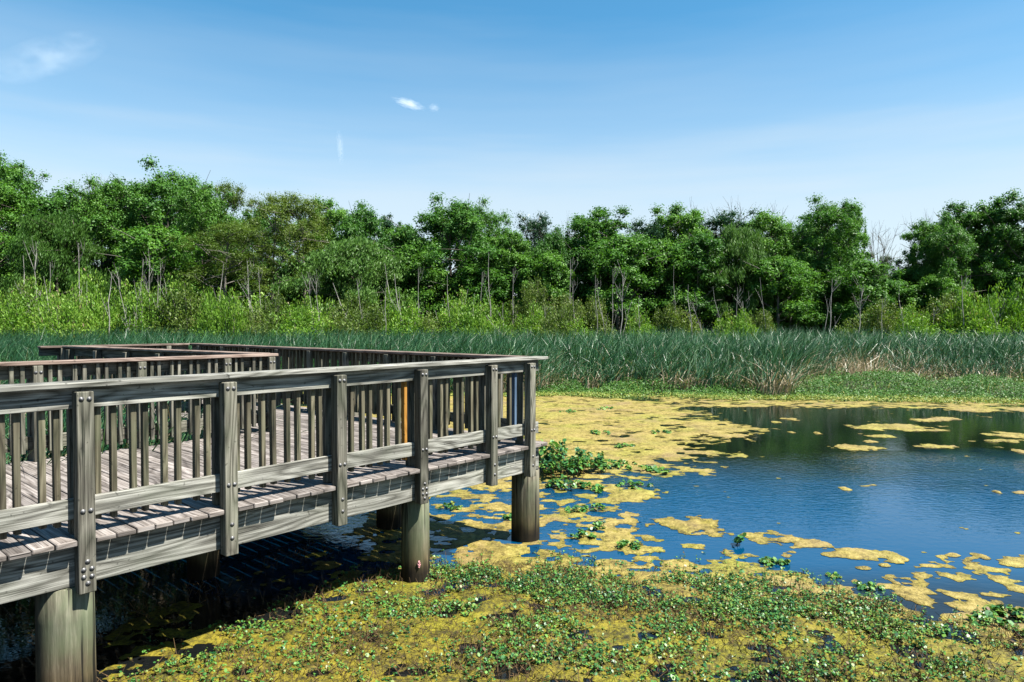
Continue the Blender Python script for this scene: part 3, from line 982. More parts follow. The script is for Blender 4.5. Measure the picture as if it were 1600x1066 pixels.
def fore_plants():
    # where the green rosettes crowd together, as ellipses seen in the photograph
    E = [(760, 915, 150, 26, 1.2), (900, 930, 200, 34, 1.1), (1050, 930, 160, 30, 1.0), (1190, 960, 110, 30, 1.15), (1330, 985, 120, 34, 1.0), (1500, 1010, 130, 46, 1.15),
         (700, 960, 120, 30, 1.1), (620, 985, 120, 26, 0.6), (820, 985, 90, 20, 0.75), (590, 905, 40, 16, 0.8), (470, 955, 60, 14, 0.55), (260, 1035, 60, 22, 1.0), (420, 990, 40, 12, 0.35),
         (560, 1030, 110, 26, 0.55), (840, 1040, 150, 30, 0.55), (1010, 1020, 90, 16, 0.55), (1240, 1040, 160, 26, 0.6), (1570, 960, 80, 20, 0.6), (1250, 905, 30, 6, 0.7),
         (1400, 935, 60, 14, 0.25), (1120, 985, 160, 20, 0.5)]
    n = 420000
    y = np.sqrt(rng.uniform(4.75 ** 2, 8.4 ** 2, n))
    x = rng.uniform(-0.74, 0.80, n) * y
    px = to_px(x, y); py = 508 + F * EYE / y
    dens = np.zeros(n)
    for ex, ey, a, b, wgt in E:
        dens = np.maximum(dens, wgt * np.exp(-((px - ex) / a) ** 2 - ((py - ey) / b) ** 2))
    south = poly_sd(SOUTH, x, y)
    dens = dens * (0.04 + 1.7 * smooth(0.46, 0.60, fbm(x * 2.2, y * 2.2, 21, 4))) + 0.13 * (south > 0.1) * (fbm(x * 3.2, y * 3.2, 29) > 0.45)
    edge = np.interp(px, [0, 560, 640, 760, 1000, 1200, 1400, 1500, 1620], [880, 880, 880, 882, 897, 910, 940, 966, 958])
    dens *= smooth(-0.15, 0.15, south + 0.05) * (0.14 + 0.86 * smooth(-22, 22, py - edge + 16 * (fbm(x * 3, y * 3, 44) - 0.5)))
    ok = rng.random(n) < dens * 0.118
    x, y = x[ok], y[ok]
    h = rng.uniform(0.02, 0.085, len(x)) * (0.7 + 0.7 * (rng.random(len(x)) < 0.25))
    P = Poly()
    rb = 0.15 + 0.65 * fbm(x * 1.7, y * 1.7, 33, 3)
    plant_cloud(x, y, h, 5, 0.0235, 0.016, P, rb, 0.0022, dead=0.16)
    # bare brown stalks standing in the mat
    n = 60000
    y2 = np.sqrt(rng.uniform(4.75 ** 2, 8.4 ** 2, n)); x2 = rng.uniform(-0.74, 0.8, n) * y2
    s2 = poly_sd(SOUTH, x2, y2)
    k = ((s2 > 0.05) | ((poly_sd(UNDER, x2, y2) > -0.3) & (rng.random(n) < 0.25))) & (rng.random(n) < 0.55 * smooth(0.40, 0.7, fbm(x2 * 1.9, y2 * 1.9, 5, 3)) + 0.05)
    ex_ = to_px(x2, y2)
    k &= (508 + F * EYE / y2) > np.interp(ex_, [0, 560, 640, 760, 1000, 1200, 1400, 1500, 1620], [860, 860, 885, 888, 905, 916, 945, 970, 962]) - 4
    x2, y2 = x2[k], y2[k]; n = len(x2)
    b = np.stack([x2, y2, np.zeros(n)], -1)
    dirv = unit(np.stack([rng.normal(0, 0.7, n), rng.normal(0, 0.7, n), rng.uniform(0.3, 1.2, n)], -1))
    t = b + dirv * rng.uniform(0.03, 0.15, n)[:, None]
    s = unit(np.cross(dirv, rng.normal(size=(n, 3)))) * 0.0024
    s = s * 1.3
    P.add(np.stack([b - s, b + s, t + s * .6, t - s * .6], 1), rng.random(n), 1)
    print('plants', len(x), 'stalks', n)
    o = link('floating_plants', P.mesh('floating_plants', [G['pond'], M['stem']]))
    tag(o, 'small glossy round leaved water plants crowding the near algae', 'water plants', kind='stuff')
fore_plants()

def sprig(name, px, py, r, h, n, leaf, lab, group=None, rb=0.45):
    c = at(px, py)
    q = np.sqrt(rng.random(n)) * r; a = rng.uniform(0, 6.283, n)
    x, y = q * np.cos(a), q * np.sin(a) * 0.9
    P = Poly()
    hh = h * rng.uniform(0.4, 1.1, n) * (1 - 0.5 * q / r)
    d_ = np.stack([-y, x, np.zeros(n)], -1); d_ = unit(d_) * 0.004
    e_ = np.stack([x, y, np.full(n, 0.004)], -1)
    P.add(np.stack([-d_ + [0, 0, .004], d_ + [0, 0, .004], e_ + d_, e_ - d_], 1), 0.5, 1)
    plant_cloud(x, y, hh, 9, leaf, leaf * 0.55, P, np.full(n, rb), 0.004, dead=0.03)
    o = link(name, P.mesh(name, [G['pond'], M['stem']]))
    o.location = c
    tag(o, lab, 'water plant', group)
sprig('water_plant', 870, 742, 0.55, 0.75, 95, 0.085, 'tallest leafy water plant clump growing beside the corner of the boardwalk', rb=0.35)
sprig('water_plant', 905, 737, 0.48, 0.48, 60, 0.08, 'bushy water plant clump next to the tallest clump by the boardwalk corner', rb=0.45)
sprig('water_plant', 935, 730, 0.40, 0.28, 18, 0.08, 'thin water plant clump at the right end of the leafy patch by the corner', rb=0.5)
sprig('water_plant', 880, 762, 0.30, 0.22, 22, 0.07, 'low water plant rosette at the foot of the leafy patch by the corner', rb=0.5)
sprig('water_plant', 1149, 852, 0.05, 0.16, 4, 0.06, 'single upright sprig standing alone in open blue water', rb=0.3)
sprig('water_plant', 1203, 880, 0.10, 0.06, 16, 0.045, 'low green rosette floating just left of its smaller twin', rb=0.5)
sprig('water_plant', 1226, 881, 0.08, 0.05, 10, 0.045, 'smaller low rosette just right of its twin in open water', rb=0.5)
sprig('water_plant', 1303, 901, 0.06, 0.05, 8, 0.04, 'tiny rosette at the water edge of the golden carpet', rb=0.5)
sprig('water_plant', 1358, 918, 0.12, 0.06, 18, 0.045, 'flat rosette on the tip of a golden carpet tongue', rb=0.55)
for k, (px, py) in enumerate([(1005, 735), (1030, 737), (975, 728), (935, 678), (1035, 678), (980, 700), (945, 640), (885, 645), (990, 760), (925, 765), (705, 795), (805, 812), (900, 800), (935, 825), (910, 840), (985, 855), (930, 795), (1560, 960), (1545, 975), (1590, 966)]):
    sprig('water_plant', px, py, 0.28 if py < 780 else 0.16, 0.10, 12, 0.07 if py < 780 else 0.05, 'small low water plant tuft dotted over the golden algae', 'small tufts dotted over the golden algae', 0.5)

# ================================================================== bank cover
def bank():
    P = Poly()
    n = 150000
    y = rng.uniform(22.3, 31, n); x = rng.uniform(-0.8, 0.85, n) * y
    px = to_px(x, y)
    shore = np.interp(px, [0, 860, 1000, 1250, 1400, 1600, 2000], [25.6, 25.6, 25.0, 24.2, 23.4, 22.8, 22.4]) + 0.9 * (fbm(x * 0.5, y * 0.0, 6) - 0.5)
    back = np.interp(px, [0, 1230, 1270, 2000], [30, 30, 36, 36])
    d = y - shore
    keep = (d > 0) & (rng.random(n) < 0.9)
    x, y, d = x[keep], y[keep], d[keep]
    cl = fbm(x * 0.9, y * 0.9, 9)
    keep = rng.random(len(x)) < 0.25 + 0.9 * smooth(0.36, 0.55, cl)
    x, y, d, cl = x[keep], y[keep], d[keep], cl[keep]
    h = 0.03 + 0.62 * smooth(0.9, 3.8, d) * np.clip(cl * 2.2 - 0.5, 0.1, 1.2)
    n = len(x)
    z = rng.random(n) ** 0.6 * h
    for k in range(2):
        c = np.stack([x + rng.normal(0, 0.08, n), y + rng.normal(0, 0.08, n), z + 0.02 + rng.uniform(-0.03, 0.05, n)], -1)
        nrm = unit(np.array([0, -0.25, 1.0]) + rng.normal(0, 0.55, (n, 3)))
        ax = rng.normal(size=(n, 3))
        L = rng.uniform(0.035, 0.095, n)
        r = np.clip(0.68 - 0.5 * smooth(0.5, 2.4, d + 1.2 * (fbm(x * .7, y * .7, 2) - .5)) + rng.normal(0, 0.13, n), 0, 1)
        P.add(leaf_polys(c, nrm, ax, L, L * 0.6, 4), r, 0)
    # grass blades and dead bits standing in it
    n = 9000
    y = rng.uniform(23.0, 31, n); x = rng.uniform(-0.8, 0.85, n) * y
    px = to_px(x, y)
    d = y - np.interp(px, [0, 860, 1000, 1250, 1400, 1600, 2000], [25.6, 25.6, 25.0, 24.2, 23.4, 22.8, 22.4])
    k = (d > 1.2) & (rng.random(n) < 0.25 + smooth(0.45, 0.65, fbm(x * 0.6, y * 0.6, 19)))
    x, y, d = x[k], y[k], d[k]; n = len(x)
    r = np.where(rng.random(n) < 0.35, rng.uniform(0.85, 1.0, n), rng.uniform(0.05, 0.55, n))
    blades(P, x, y, rng.uniform(0.25, 0.85, n) * smooth(0.5, 4, d), rng.uniform(0.018, 0.034, n), r, bend=0.8)
    o = link('bank_plants', P.mesh('bank_plants', [G['bank']]))
    tag(o, 'low bright green and yellow creeping plants along the far shore', 'ground cover', kind='stuff')
def blades(P, x, y, h, wd, r, lean_x=0.34, bend=0.5, z0=0.0):
    n = len(x)
    a = rng.uniform(0, 2 * np.pi, n)
    sd = np.stack([np.cos(a), np.sin(a) * 0.6, np.zeros(n)], -1)
    ln = rng.normal(0, 0.16, (n, 2)); ln[:, 0] += lean_x * rng.random(n)
    wild = (rng.random(n) < 0.16)[:, None]
    ln = np.where(wild, ln + rng.normal(0, 0.5, (n, 2)), ln)
    bd = rng.normal(0, bend, (n, 2)); bd[:, 0] += bend * 0.4
    pts = []
    for t in (0.0, 0.45, 0.78, 1.0):
        q = np.stack([x + ln[:, 0] * h * t + bd[:, 0] * h * t ** 3 * 0.5, y + ln[:, 1] * h * t + bd[:, 1] * h * t ** 3 * 0.5,
                      z0 + h * (t - 0.18 * np.abs(bd).sum(1) * t ** 3)], -1)
        pts.append(q)
    ws = (0.75, 1.0, 0.7, 0.08)
    for i in range(3):
        u0, u1 = sd * (wd * ws[i] * 0.5)[:, None], sd * (wd * ws[i + 1] * 0.5)[:, None]
        P.add(np.stack([pts[i] - u0, pts[i] + u0, pts[i + 1] + u1, pts[i + 1] - u1], 1), r, 0)

bank()

def cattails():
    P = Poly()
    n = 260000
    y = np.sqrt(rng.uniform(24 ** 2, 50 ** 2, n)); x = rng.uniform(-0.85, 0.85, n) * y
    px = to_px(x, y)
    front = np.interp(px, [-100, 300, 840, 870, 1000, 1170, 1200, 1235, 1250, 1275, 1400, 1480, 1520, 1700], [25.5, 26, 26.5, 28.0, 28.4, 26.6, 25.4, 25.4, 28, 30.3, 30.8, 30.0, 29.2, 29])
    front = front + 1.6 * (fbm(x * 0.55, y * 0.1, 14, 3) - 0.5)
    d = y - front
    pr = np.clip(1.5 * np.exp(-np.maximum(d, 0) / 6.0), 0.36, 1) * (d > 0)
    clump = 0.45 + 0.8 * smooth(0.3, 0.6, fbm(x * 0.7, y * 0.7, 41, 3))
    k = rng.random(n) < pr * clump
    x, y, d, px = x[k], y[k], d[k], px[k]
    n = len(x)
    h = (1.95 + 0.60 * fbm(x * 0.25, y * 0.25, 51) + 0.55 * (fbm(x * 0.8, y * 0.8, 53) - 0.4)) * rng.uniform(0.68, 1.10, n) * (0.55 + 0.45 * smooth(-0.5, 4.0, d + 2.0 * (fbm(x * 0.6, y * 0.6, 57) - 0.5))) + 0.016 * np.maximum(d, 0)
    deadness = 0.19 + 0.42 * smooth(4.5, 0.3, d) * smooth(0.38, 0.62, fbm(x * 0.35 + 4, y * 0.3, 71)) + 0.75 * np.exp(-((px - 1350) / 90) ** 2) * smooth(6, 2, d)
    dead = rng.random(n) < deadness
    r = np.clip(0.04 + 0.62 * rng.random(n) ** 1.3 + 0.15 * (fbm(x * 0.4, y * 0.4, 81) - 0.5), 0, 0.74)
    r = np.where(dead, rng.uniform(0.80, 1.0, n), r)
    h = np.where(dead, h * rng.uniform(0.4, 0.95, n), h)
    g = ~dead
    blades(P, x[g], y[g], h[g], rng.uniform(0.022, 0.042, g.sum()), r[g])
    blades(P, x[dead], y[dead], h[dead], rng.uniform(0.02, 0.035, dead.sum()), r[dead], lean_x=0.3, bend=1.1)
    # nearer stand in the water on the inner side of the walkway
    n = 16000
    lx = rng.uniform(-10.5, -2.6, n); ly = rng.uniform(3.75, 12.5, n)
    k = (rng.random(n) < 0.25 + 0.75 * smooth(0.35, 0.6, fbm(lx * 0.6, ly * 0.6, 23)))
    lx, ly = lx[k], ly[k]
    Rm = np.array(Matrix.Rotation(RZ, 2))
    xy = np.stack([lx, ly], -1) @ Rm.T + np.array([C.x, C.y])
    k = xy[:, 0] < -0.30 * xy[:, 1] - 1.5
    # keep clear of the second leg of the platform
    k &= (lx < -2.55 - 0.11 * (ly - 3.5))
    xy = xy[k]; n = len(xy)
    h = rng.uniform(1.5, 2.25, n) * np.interp(xy[:, 1], [4, 8, 14], [0.86, 0.92, 1.0])
    dead = rng.random(n) < 0.30
    r = np.where(dead, rng.uniform(0.80, 1.0, n), np.clip(0.1 + 0.55 * rng.random(n), 0, 0.74))
    h = np.where(dead, h * rng.uniform(0.4, 0.95, n), h)
    blades(P, xy[:, 0], xy[:, 1], h, rng.uniform(0.016, 0.030, n), r, bend=0.5)
    o = link('cattails', P.mesh('cattails', [G['cattail']]))
    tag(o, 'dense bed of blue green cattails with dry tan blades along the far bank', 'cattails', kind='stuff')
cattails()

# ================================================================== trees
def rot_to(v, ang, axis):
    return Matrix.Rotation(ang, 3, axis) @ v

def make_tree(name, seed, H, Wd, base, mat, bark, nl=11000, leaf=0.22, clumps=70, clump_r=0.75, droop=0.0, spires=0.0, aspect=0.62, sparse=0.0, trunk_r=0.16, shape='round'):
    """returns (crown mesh, trunk mesh); local origin at the base"""
    g = np.random.default_rng(seed)
    nl = int(nl * 2.6)
    T = Poly()
    th = H * 0.82
    ks = np.linspace(0, 1, 9)
    wob = np.cumsum(g.normal(0, 0.035 * H / 9, (9, 2)), 0) * (ks[:, None] ** 0.5)
    tr = np.stack([wob[:, 0], wob[:, 1], ks * th], -1)
    T.add(tube_quads(tr, trunk_r * (1.15 - ks) + 0.02, 7))
    def trunk_at(h):
        t = np.clip(h / th, 0, 1) * 8
        i = min(int(t), 7)
        return tr[i] + (tr[i + 1] - tr[i]) * (t - i)
    def env(t):
        """crown half width at relative height t in the crown"""
        if shape == 'round': return math.sqrt(max(0.03, 1 - (2 * t - 0.95) ** 2 * 0.95))
        if shape == 'up': return 0.35 + 0.75 * t ** 0.8 if t < 0.75 else 1.0 - 2.4 * (t - 0.75)
        return max(0.12, (1 - t) ** 0.65)
    cl = []
    nlimb = 13
    for i in range(nlimb):
        t0 = (i + 0.5) / nlimb
        hb = base + (H - base) * t0 * 0.80
        p = trunk_at(min(hb, th * 0.98))
        a = i * 2.4 + g.uniform(-0.4, 0.4)
        tt = min(0.98, t0 + 0.14)
        reach = Wd * 0.5 * env(tt) * g.uniform(0.7, 1.1)
        tt = min(tt, 0.88)
        tip = np.array([p[0] + math.cos(a) * reach, p[1] + math.sin(a) * reach, base + (H - base) * min(tt, 0.90) + g.uniform(-0.4, 0.2)])
        mid = (p + tip) / 2 + np.array([0, 0, -0.10 * reach])
        q = np.array([p, (p + mid) / 2 + g.normal(0, 0.05, 3), mid, (mid + tip) / 2 + g.normal(0, 0.08, 3), tip])
        T.add(tube_quads(q, np.linspace(trunk_r * 0.42, 0.02, 5), 5))
        for k in range(4):
            f = 0.45 + 0.18 * k
            s = q[0] + (q[-1] - q[0]) * f
            e = s + g.normal(0, 0.16 * Wd, 3) * np.array([1, 1, 0.6]) + np.array([0, 0, 0.05 * H])
            T.add(tube_quads(np.array([s, (s + e) / 2 + g.normal(0, 0.06, 3), e]), [0.035, 0.025, 0.012], 4))
            cl.append((e, clump_r * g.uniform(0.6, 1.15)))
        cl.append((tip, clump_r * g.uniform(0.7, 1.1)))
        for k in range(3):
            cl.append((tip + g.normal(0, 0.10 * Wd, 3) * np.array([1, 1, 0.5]), clump_r * g.uniform(0.55, 0.9)))
    while len(cl) < clumps:
        t = g.random()
        a = g.uniform(0, 6.283)
        rr = Wd * 0.5 * env(t) * math.sqrt(g.uniform(0.12, 1.0))
        c0 = trunk_at(min(th, base + (H - base) * t))
        cl.append((np.array([c0[0] + rr * math.cos(a), c0[1] + rr * math.sin(a), base + (H - base) * t]), clump_r * g.uniform(0.55, 1.2)))
    for k in range(int(spires * 14)):
        a = g.uniform(0, 6.283); rr = Wd * 0.42 * math.sqrt(g.random())
        z = H - g.uniform(0.06, 0.18) * H - rr * 0.45
        p0 = np.array([rr * math.cos(a), rr * math.sin(a), z - 1.0]); p1 = p0 + np.array([g.normal(0, .15), g.normal(0, .15), 1.3 + 0.5 * g.random()])
        T.add(tube_quads(np.array([p0, (p0 + p1) / 2, p1]), [0.03, 0.02, 0.008], 4))
        for f, q_ in ((0.0, 0.62), (0.2, 0.55), (0.4, 0.48), (0.6, 0.42), (0.8, 0.36)): cl.append((p0 + (p1 - p0) * f, clump_r * q_))
    cl = [c for c in cl if g.random() > sparse]
    # no tuft may hang alone above the crown
    P0 = np.array([c[0] for c in cl])
    near = (np.linalg.norm(P0[:, None] - P0[None], axis=2) < 1.9 * clump_r).sum(1) - 1
    cl = [c for c, k in zip(cl, near) if k >= (2 if c[0][2] > 0.72 * H else 1)]
    w = np.array([c[1] ** 2 for c in cl]); w /= w.sum()
    idx = g.choice(len(cl), nl, p=w)
    cc = np.array([c[0] for c in cl])[idx]; cr = np.array([c[1] for c in cl])[idx]
    tone = g.normal(0, 0.10, len(cl))[idx]
    v = unit(g.normal(size=(nl, 3)))
    rad = cr * np.minimum(np.abs(g.normal(0, 0.62, nl)) + 0.12, 1.15)
    pos = cc + v * rad[:, None] * np.array([1.0, 1.0, 0.72])
    nrm = unit(v * 0.7 + np.array([0, 0, 0.8]) + g.normal(0, 0.55, (nl, 3)))
    if droop > 0:
        ax = unit(g.normal(0, 0.35, (nl, 3)) + np.array([0.25, 0, -1.0]))
        pos[:, 2] -= g.random(nl) * droop * cr
        nrm = unit(np.cross(ax, g.normal(size=(nl, 3))))
        L = leaf * g.uniform(1.0, 1.9, nl); Wl = L * 0.24
    else:
        ax = g.normal(size=(nl, 3))
        L = leaf * 0.68 * g.uniform(0.6, 1.4, nl); Wl = L * aspect
    P = Poly()
    P.add(leaf_polys(pos, nrm, ax, L, Wl, 4), np.clip(0.5 + tone + g.normal(0, 0.17, nl), 0, 1), 0)
    return P.mesh(name + '_crown', [mat]), T.mesh(name + '_trunk', [bark])

def make_bare(seed, H, Wd, bark):
    """twiggy leafless tree top"""
    g = np.random.default_rng(seed)
    T = Poly()
    def grow(p, d, L, r, depth):
        q = [p]
        for k in range(3):
            d = unit(d + g.normal(0, 0.12, 3) + np.array([0, 0, 0.06]))
            q.append(q[-1] + d * L / 3)
        T.add(tube_quads(np.array(q), np.linspace(r, r * 0.6, 4), 4))
        if depth == 0: return
        for k in range(3):
            f = g.uniform(0.4, 1.0)
            s = q[0] + (q[-1] - q[0]) * f
            dd = unit(d + g.normal(0, 0.45, 3))
            grow(s, dd, L * g.uniform(0.5, 0.75), r * 0.55, depth - 1)
    base = np.array([0, 0, 0.0])
    tr = np.array([[0, 0, 0], [0.1, 0, H * 0.25], [0.0, 0.1, H * 0.5]])
    T.add(tube_quads(tr, [0.16, 0.13, 0.10], 6))
    for k in range(6):
        a = k * 1.05
        grow(tr[1] + (tr[2] - tr[1]) * g.uniform(0.3, 1), unit(np.array([math.cos(a) * 0.4, math.sin(a) * 0.4, 1.0])), H * 0.30, 0.07, 3)
    return T.mesh('bare_tree_trunk', [bark])

TREES = {}
def proto(key, *a, **k):
    TREES[key] = make_tree(key, *a, **k)
proto('broad', 1, 15, 8.5, 4.5, G['mid'], M['bark'], nl=15000, leaf=0.26, clumps=150, clump_r=0.95)
proto('dense', 2, 13, 8.0, 3.5, G['dark'], M['bark'], nl=16000, leaf=0.26, clumps=160, clump_r=0.85)
proto('spiry', 3, 13, 6.5, 4.0, G['mid'], M['bark_pale'], nl=13000, leaf=0.27, clumps=135, clump_r=0.72, spires=0.9, shape='up')
proto('airy', 4, 13, 6.5, 5.0, G['yellow'], M['bark_pale'], nl=10000, leaf=0.17, clumps=140, clump_r=0.80, sparse=0.10, shape='round')
proto('willow', 5, 12, 7.5, 2.5, G['willow'], M['bark'], nl=15000, leaf=0.22, clumps=150, clump_r=0.9, droop=1.2)
proto('blue', 6, 12, 5.5, 4.0, G['blue'], M['bark'], nl=8500, leaf=0.20, clumps=120, clump_r=0.70, sparse=0.15, spires=0.8)
proto('slim', 7, 13, 4.6, 3.2, G['dark'], M['bark_pale'], nl=10500, leaf=0.27, clumps=125, clump_r=0.68, spires=0.8)
proto('low', 8, 8, 6.0, 0.9, G['dark'], M['bark'], nl=11000, leaf=0.26, clumps=80, clump_r=0.8)
proto('cone', 9, 13, 3.4, 2.0, G['blue'], M['bark'], nl=8500, leaf=0.22, clumps=80, clump_r=0.50, shape='cone')
proto('bright', 10, 10, 5.5, 1.8, G['mid'], M['bark_pale'], nl=11000, leaf=0.28, clumps=125, clump_r=0.75, spires=0.9)
BASE = {'broad': (15, 8.5), 'dense': (13, 8.0), 'spiry': (13, 6.5), 'airy': (13, 6.5), 'willow': (12, 7.5), 'blue': (12, 5.5), 'slim': (13, 4.6), 'low': (8, 6), 'cone': (13, 3.4), 'bright': (10, 5.5)}
proto_objs = {}
def tree(key, px, top, wpx, Y, label, group, rz=None):
    H0, W0 = BASE[key]
    H = height_at(top, Y)
    sc_z = H / (H0 + (0.6 if key not in ('spiry',) else 0.9))
    sc_x = (wpx / F * Y) / W0
    if key not in proto_objs:
        r = empty('tree', (0, 0, 0))
        link('crown', TREES[key][0], r); link('trunk', TREES[key][1], r)
        proto_objs[key] = r
    else:
        r = copy_tree(proto_objs[key])
    r.location = (at_depth(px, Y), Y, 0.1)
    r.scale = (sc_x, sc_x, sc_z)
    r.rotation_euler = (0, 0, RNG.uniform(0, 6.28) if rz is None else rz)
    tag(r, label, 'tree', group)
    return r

GF = 'trees along the front of the wood'
FRONT = [
 ('broad', -20, 262, 170, 58, 'green tree cut by the left edge of the view'),
 ('broad', 22, 250, 120, 62, 'tall crown in the far left corner of the wood'),
 ('slim', 92, 290, 95, 62, 'slim dark tree just right of the tall corner crown'),
 ('willow', 90, 325, 130, 55, 'feathery willow in front of the far left trees'),
 ('broad', 160, 284, 120, 60, 'rounded green tree below the leafless twigs on the left'),
 ('spiry', 195, 270, 95, 61, 'green tree with tufted top left of the highest dome'),
 ('dense', 262, 262, 150, 63, 'highest dark green dome on the left half of the wood'),
 ('bright', 250, 345, 130, 54, 'bright leafy tree standing before the highest dome'),
 ('broad', 318, 284, 110, 58, 'full green tree right of the highest dome'),
 ('airy', 352, 281, 90, 61, 'thin pale crown showing sky just right of the highest dome'),
 ('airy', 350, 345, 130, 54, 'pale olive tree below the thin pale crown'),
 ('airy', 425, 296, 120, 57, 'yellowish airy tree with forked visible limbs'),
 ('airy', 478, 300, 110, 58, 'olive yellow tree with a bright side clump'),
 ('spiry', 512, 306, 90, 62, 'dark tufted tree behind the olive yellow one'),
 ('dense', 570, 322, 120, 61, 'dark leafy tree sloping down left of the spiky conifers'),
 ('willow', 555, 365, 170, 54, 'wide grey green willow drooping over the scrub in the middle'),
 ('cone', 604, 322, 45, 64, 'darkest narrow conifer spike left of the dip'),
 ('cone', 622, 334, 40, 63, 'shorter dark spike beside the darkest conifer'),
 ('bright', 640, 345, 90, 58, 'bright leafy tree in the dip left of the big round crown'),
 ('dense', 704, 312, 150, 58, 'big round dark crown near the middle of the wood'),
 ('broad', 752, 318, 90, 61, 'yellow green crown tucked behind the big round one'),
 ('spiry', 798, 350, 80, 58, 'low green tree between the round crown and the sparse one'),
 ('blue', 838, 322, 80, 61, 'sparse dark twiggy crown with sky between its leaves'),
 ('dense', 870, 360, 95, 58, 'dark tree below the sparse twiggy crown'),
 ('spiry', 930, 317, 120, 59, 'vivid green tree with tufted peaks right of the sparse crown'),
 ('bright', 965, 360, 100, 55, 'sunlit green tree in front of the tufted peaks'),
 ('blue', 1008, 332, 95, 61, 'dull brownish crown between two vivid ones'),
 ('spiry', 1060, 314, 100, 60, 'tall vivid crown below bare grey twigs'),
 ('blue', 1130, 318, 110, 61, 'grey green thin crown under the bare twigs'),
 ('slim', 1090, 360, 80, 56, 'narrow bright tree in front of the thin grey crown'),
 ('willow', 1150, 345, 100, 57, 'drooping yellowish willow in the right middle'),
 ('spiry', 1200, 322, 95, 59, 'green tree left of the big double crown'),
 ('broad', 1285, 314, 120, 58, 'big green crown on the left of the sky gap'),
 ('spiry', 1324, 307, 62, 60, 'pointed vivid crown right beside the sky gap'),
 ('bright', 1345, 400, 90, 54, 'pale leafy young tree below the sky gap'),
 ('airy', 1386, 395, 40, 62, 'thin low twiggy tree inside the sky gap'),
 ('spiry', 1448, 338, 74, 60, 'stepped green tree right of the sky gap'),
 ('dense', 1478, 345, 90, 58, 'dark tree behind the scrub on the right'),
 ('spiry', 1492, 312, 90, 61, 'second peak from the right edge with layered tufts'),
 ('spiry', 1545, 302, 110, 60, 'tallest peaked crown near the right edge'),
 ('dense', 1600, 306, 120, 58, 'dark tree cut by the right edge of the view'),
 ('bright', 1215, 395, 100, 55, 'pale leafy tree hanging low before the big double crown'),
 ('broad', 1690, 310, 150, 58, 'green tree beyond the right edge of the view'),
]
for key, px, top, wpx, Y, lab in FRONT:
    tree(key, px, top, wpx, Y, lab, GF)
# lower fill and back rows
GB = 'trees deep in the wood behind the front ones'
LB = 'partly hidden tree deep in the wood behind the front row'
rr = random.Random(9)
tops = [(-60, 262), (22, 265), (100, 300), (200, 285), (262, 275), (340, 295), (425, 310), (510, 322), (570, 335), (640, 360), (704, 328), (752, 335), (798, 362), (838, 345), (930, 335), (1008, 345), (1060, 330), (1130, 335), (1200, 336), (1285, 330), (1340, 325), (1385, 395), (1425, 355), (1492, 330), (1545, 320), (1600, 322), (1700, 320)]
def top_at(px):
    return float(np.interp(px, [a for a, b in tops], [b for a, b in tops]))
for k in range(30):
    px = -40 + k * 57 + rr.uniform(-18, 18)
    Y = rr.uniform(67, 73)
    if abs(px - 1386) < 80: px = 1270
    tree(rr.choice(['dense', 'broad', 'slim', 'spiry']), px, top_at(px) + rr.uniform(10, 30), rr.uniform(85, 125), Y, LB, GB)
GL = 'low dark trees shading the foot of the wood'
LL = 'low dark understorey tree shading the foot of the wood'
for k in range(30):
    px = -30 + k * 57 + rr.uniform(-22, 22)
    Y = rr.uniform(61, 66)
    tree('low', px, rr.uniform(395, 425), rr.uniform(90, 130), Y, LL, GL)

for k in range(16):
    px = 560 + k * 60 + rr.uniform(-20, 20)
    tree(rr.choice(['bright', 'low', 'bright']), px, rr.uniform(355, 415) if abs(px - 1386) > 75 else 425, rr.uniform(75, 110), rr.uniform(56, 58.5), LL, GL)

# bare twig tops above the canopy
bare = make_bare(3, 14, 4, M['bark_pale'])
bare2 = make_bare(8, 14, 4, M['bark'])
for k, (px, top, Y, sx, lab) in enumerate([(132, 262, 60, 0.9, 'leafless twiggy tree top above the left trees'), (1075, 300, 63, 0.8, 'bare upright twigs above the tall vivid crown'), (1150, 303, 63, 0.8, 'bare grey twigs above the thin grey crown'),
        (1210, 306, 62, 0.9, 'bare brownish twigs left of the big double crown'), (1372, 335, 60, 0.6, 'bare grey twigs at the left side of the sky gap'), (885, 322, 63, 0.5, 'few bare twigs left of the tufted peaks'), (1440, 322, 63, 0.5, 'few bare twigs right of the sky gap'), (840, 326, 62, 0.7, 'black twigs inside the sparse dark crown')]):
    r = empty('bare_tree', (at_depth(px, Y), Y, 0.0), k * 1.7)
    link('trunk', bare if k % 2 == 0 else bare2, r)
    H = height_at(top, Y)
    r.scale = (sx, sx, H / 14.6)
    tag(r, lab, 'bare tree', 'leafless trees in the wood')

# undergrowth
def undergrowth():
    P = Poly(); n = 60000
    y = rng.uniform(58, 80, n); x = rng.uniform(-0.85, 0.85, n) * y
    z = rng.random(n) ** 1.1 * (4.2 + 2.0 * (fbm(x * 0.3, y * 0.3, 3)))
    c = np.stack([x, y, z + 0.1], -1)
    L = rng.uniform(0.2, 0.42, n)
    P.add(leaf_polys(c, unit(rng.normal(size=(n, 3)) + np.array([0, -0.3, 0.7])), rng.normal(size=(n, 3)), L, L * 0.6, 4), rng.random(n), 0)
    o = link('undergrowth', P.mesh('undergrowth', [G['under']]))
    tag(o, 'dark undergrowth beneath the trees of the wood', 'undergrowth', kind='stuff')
undergrowth()

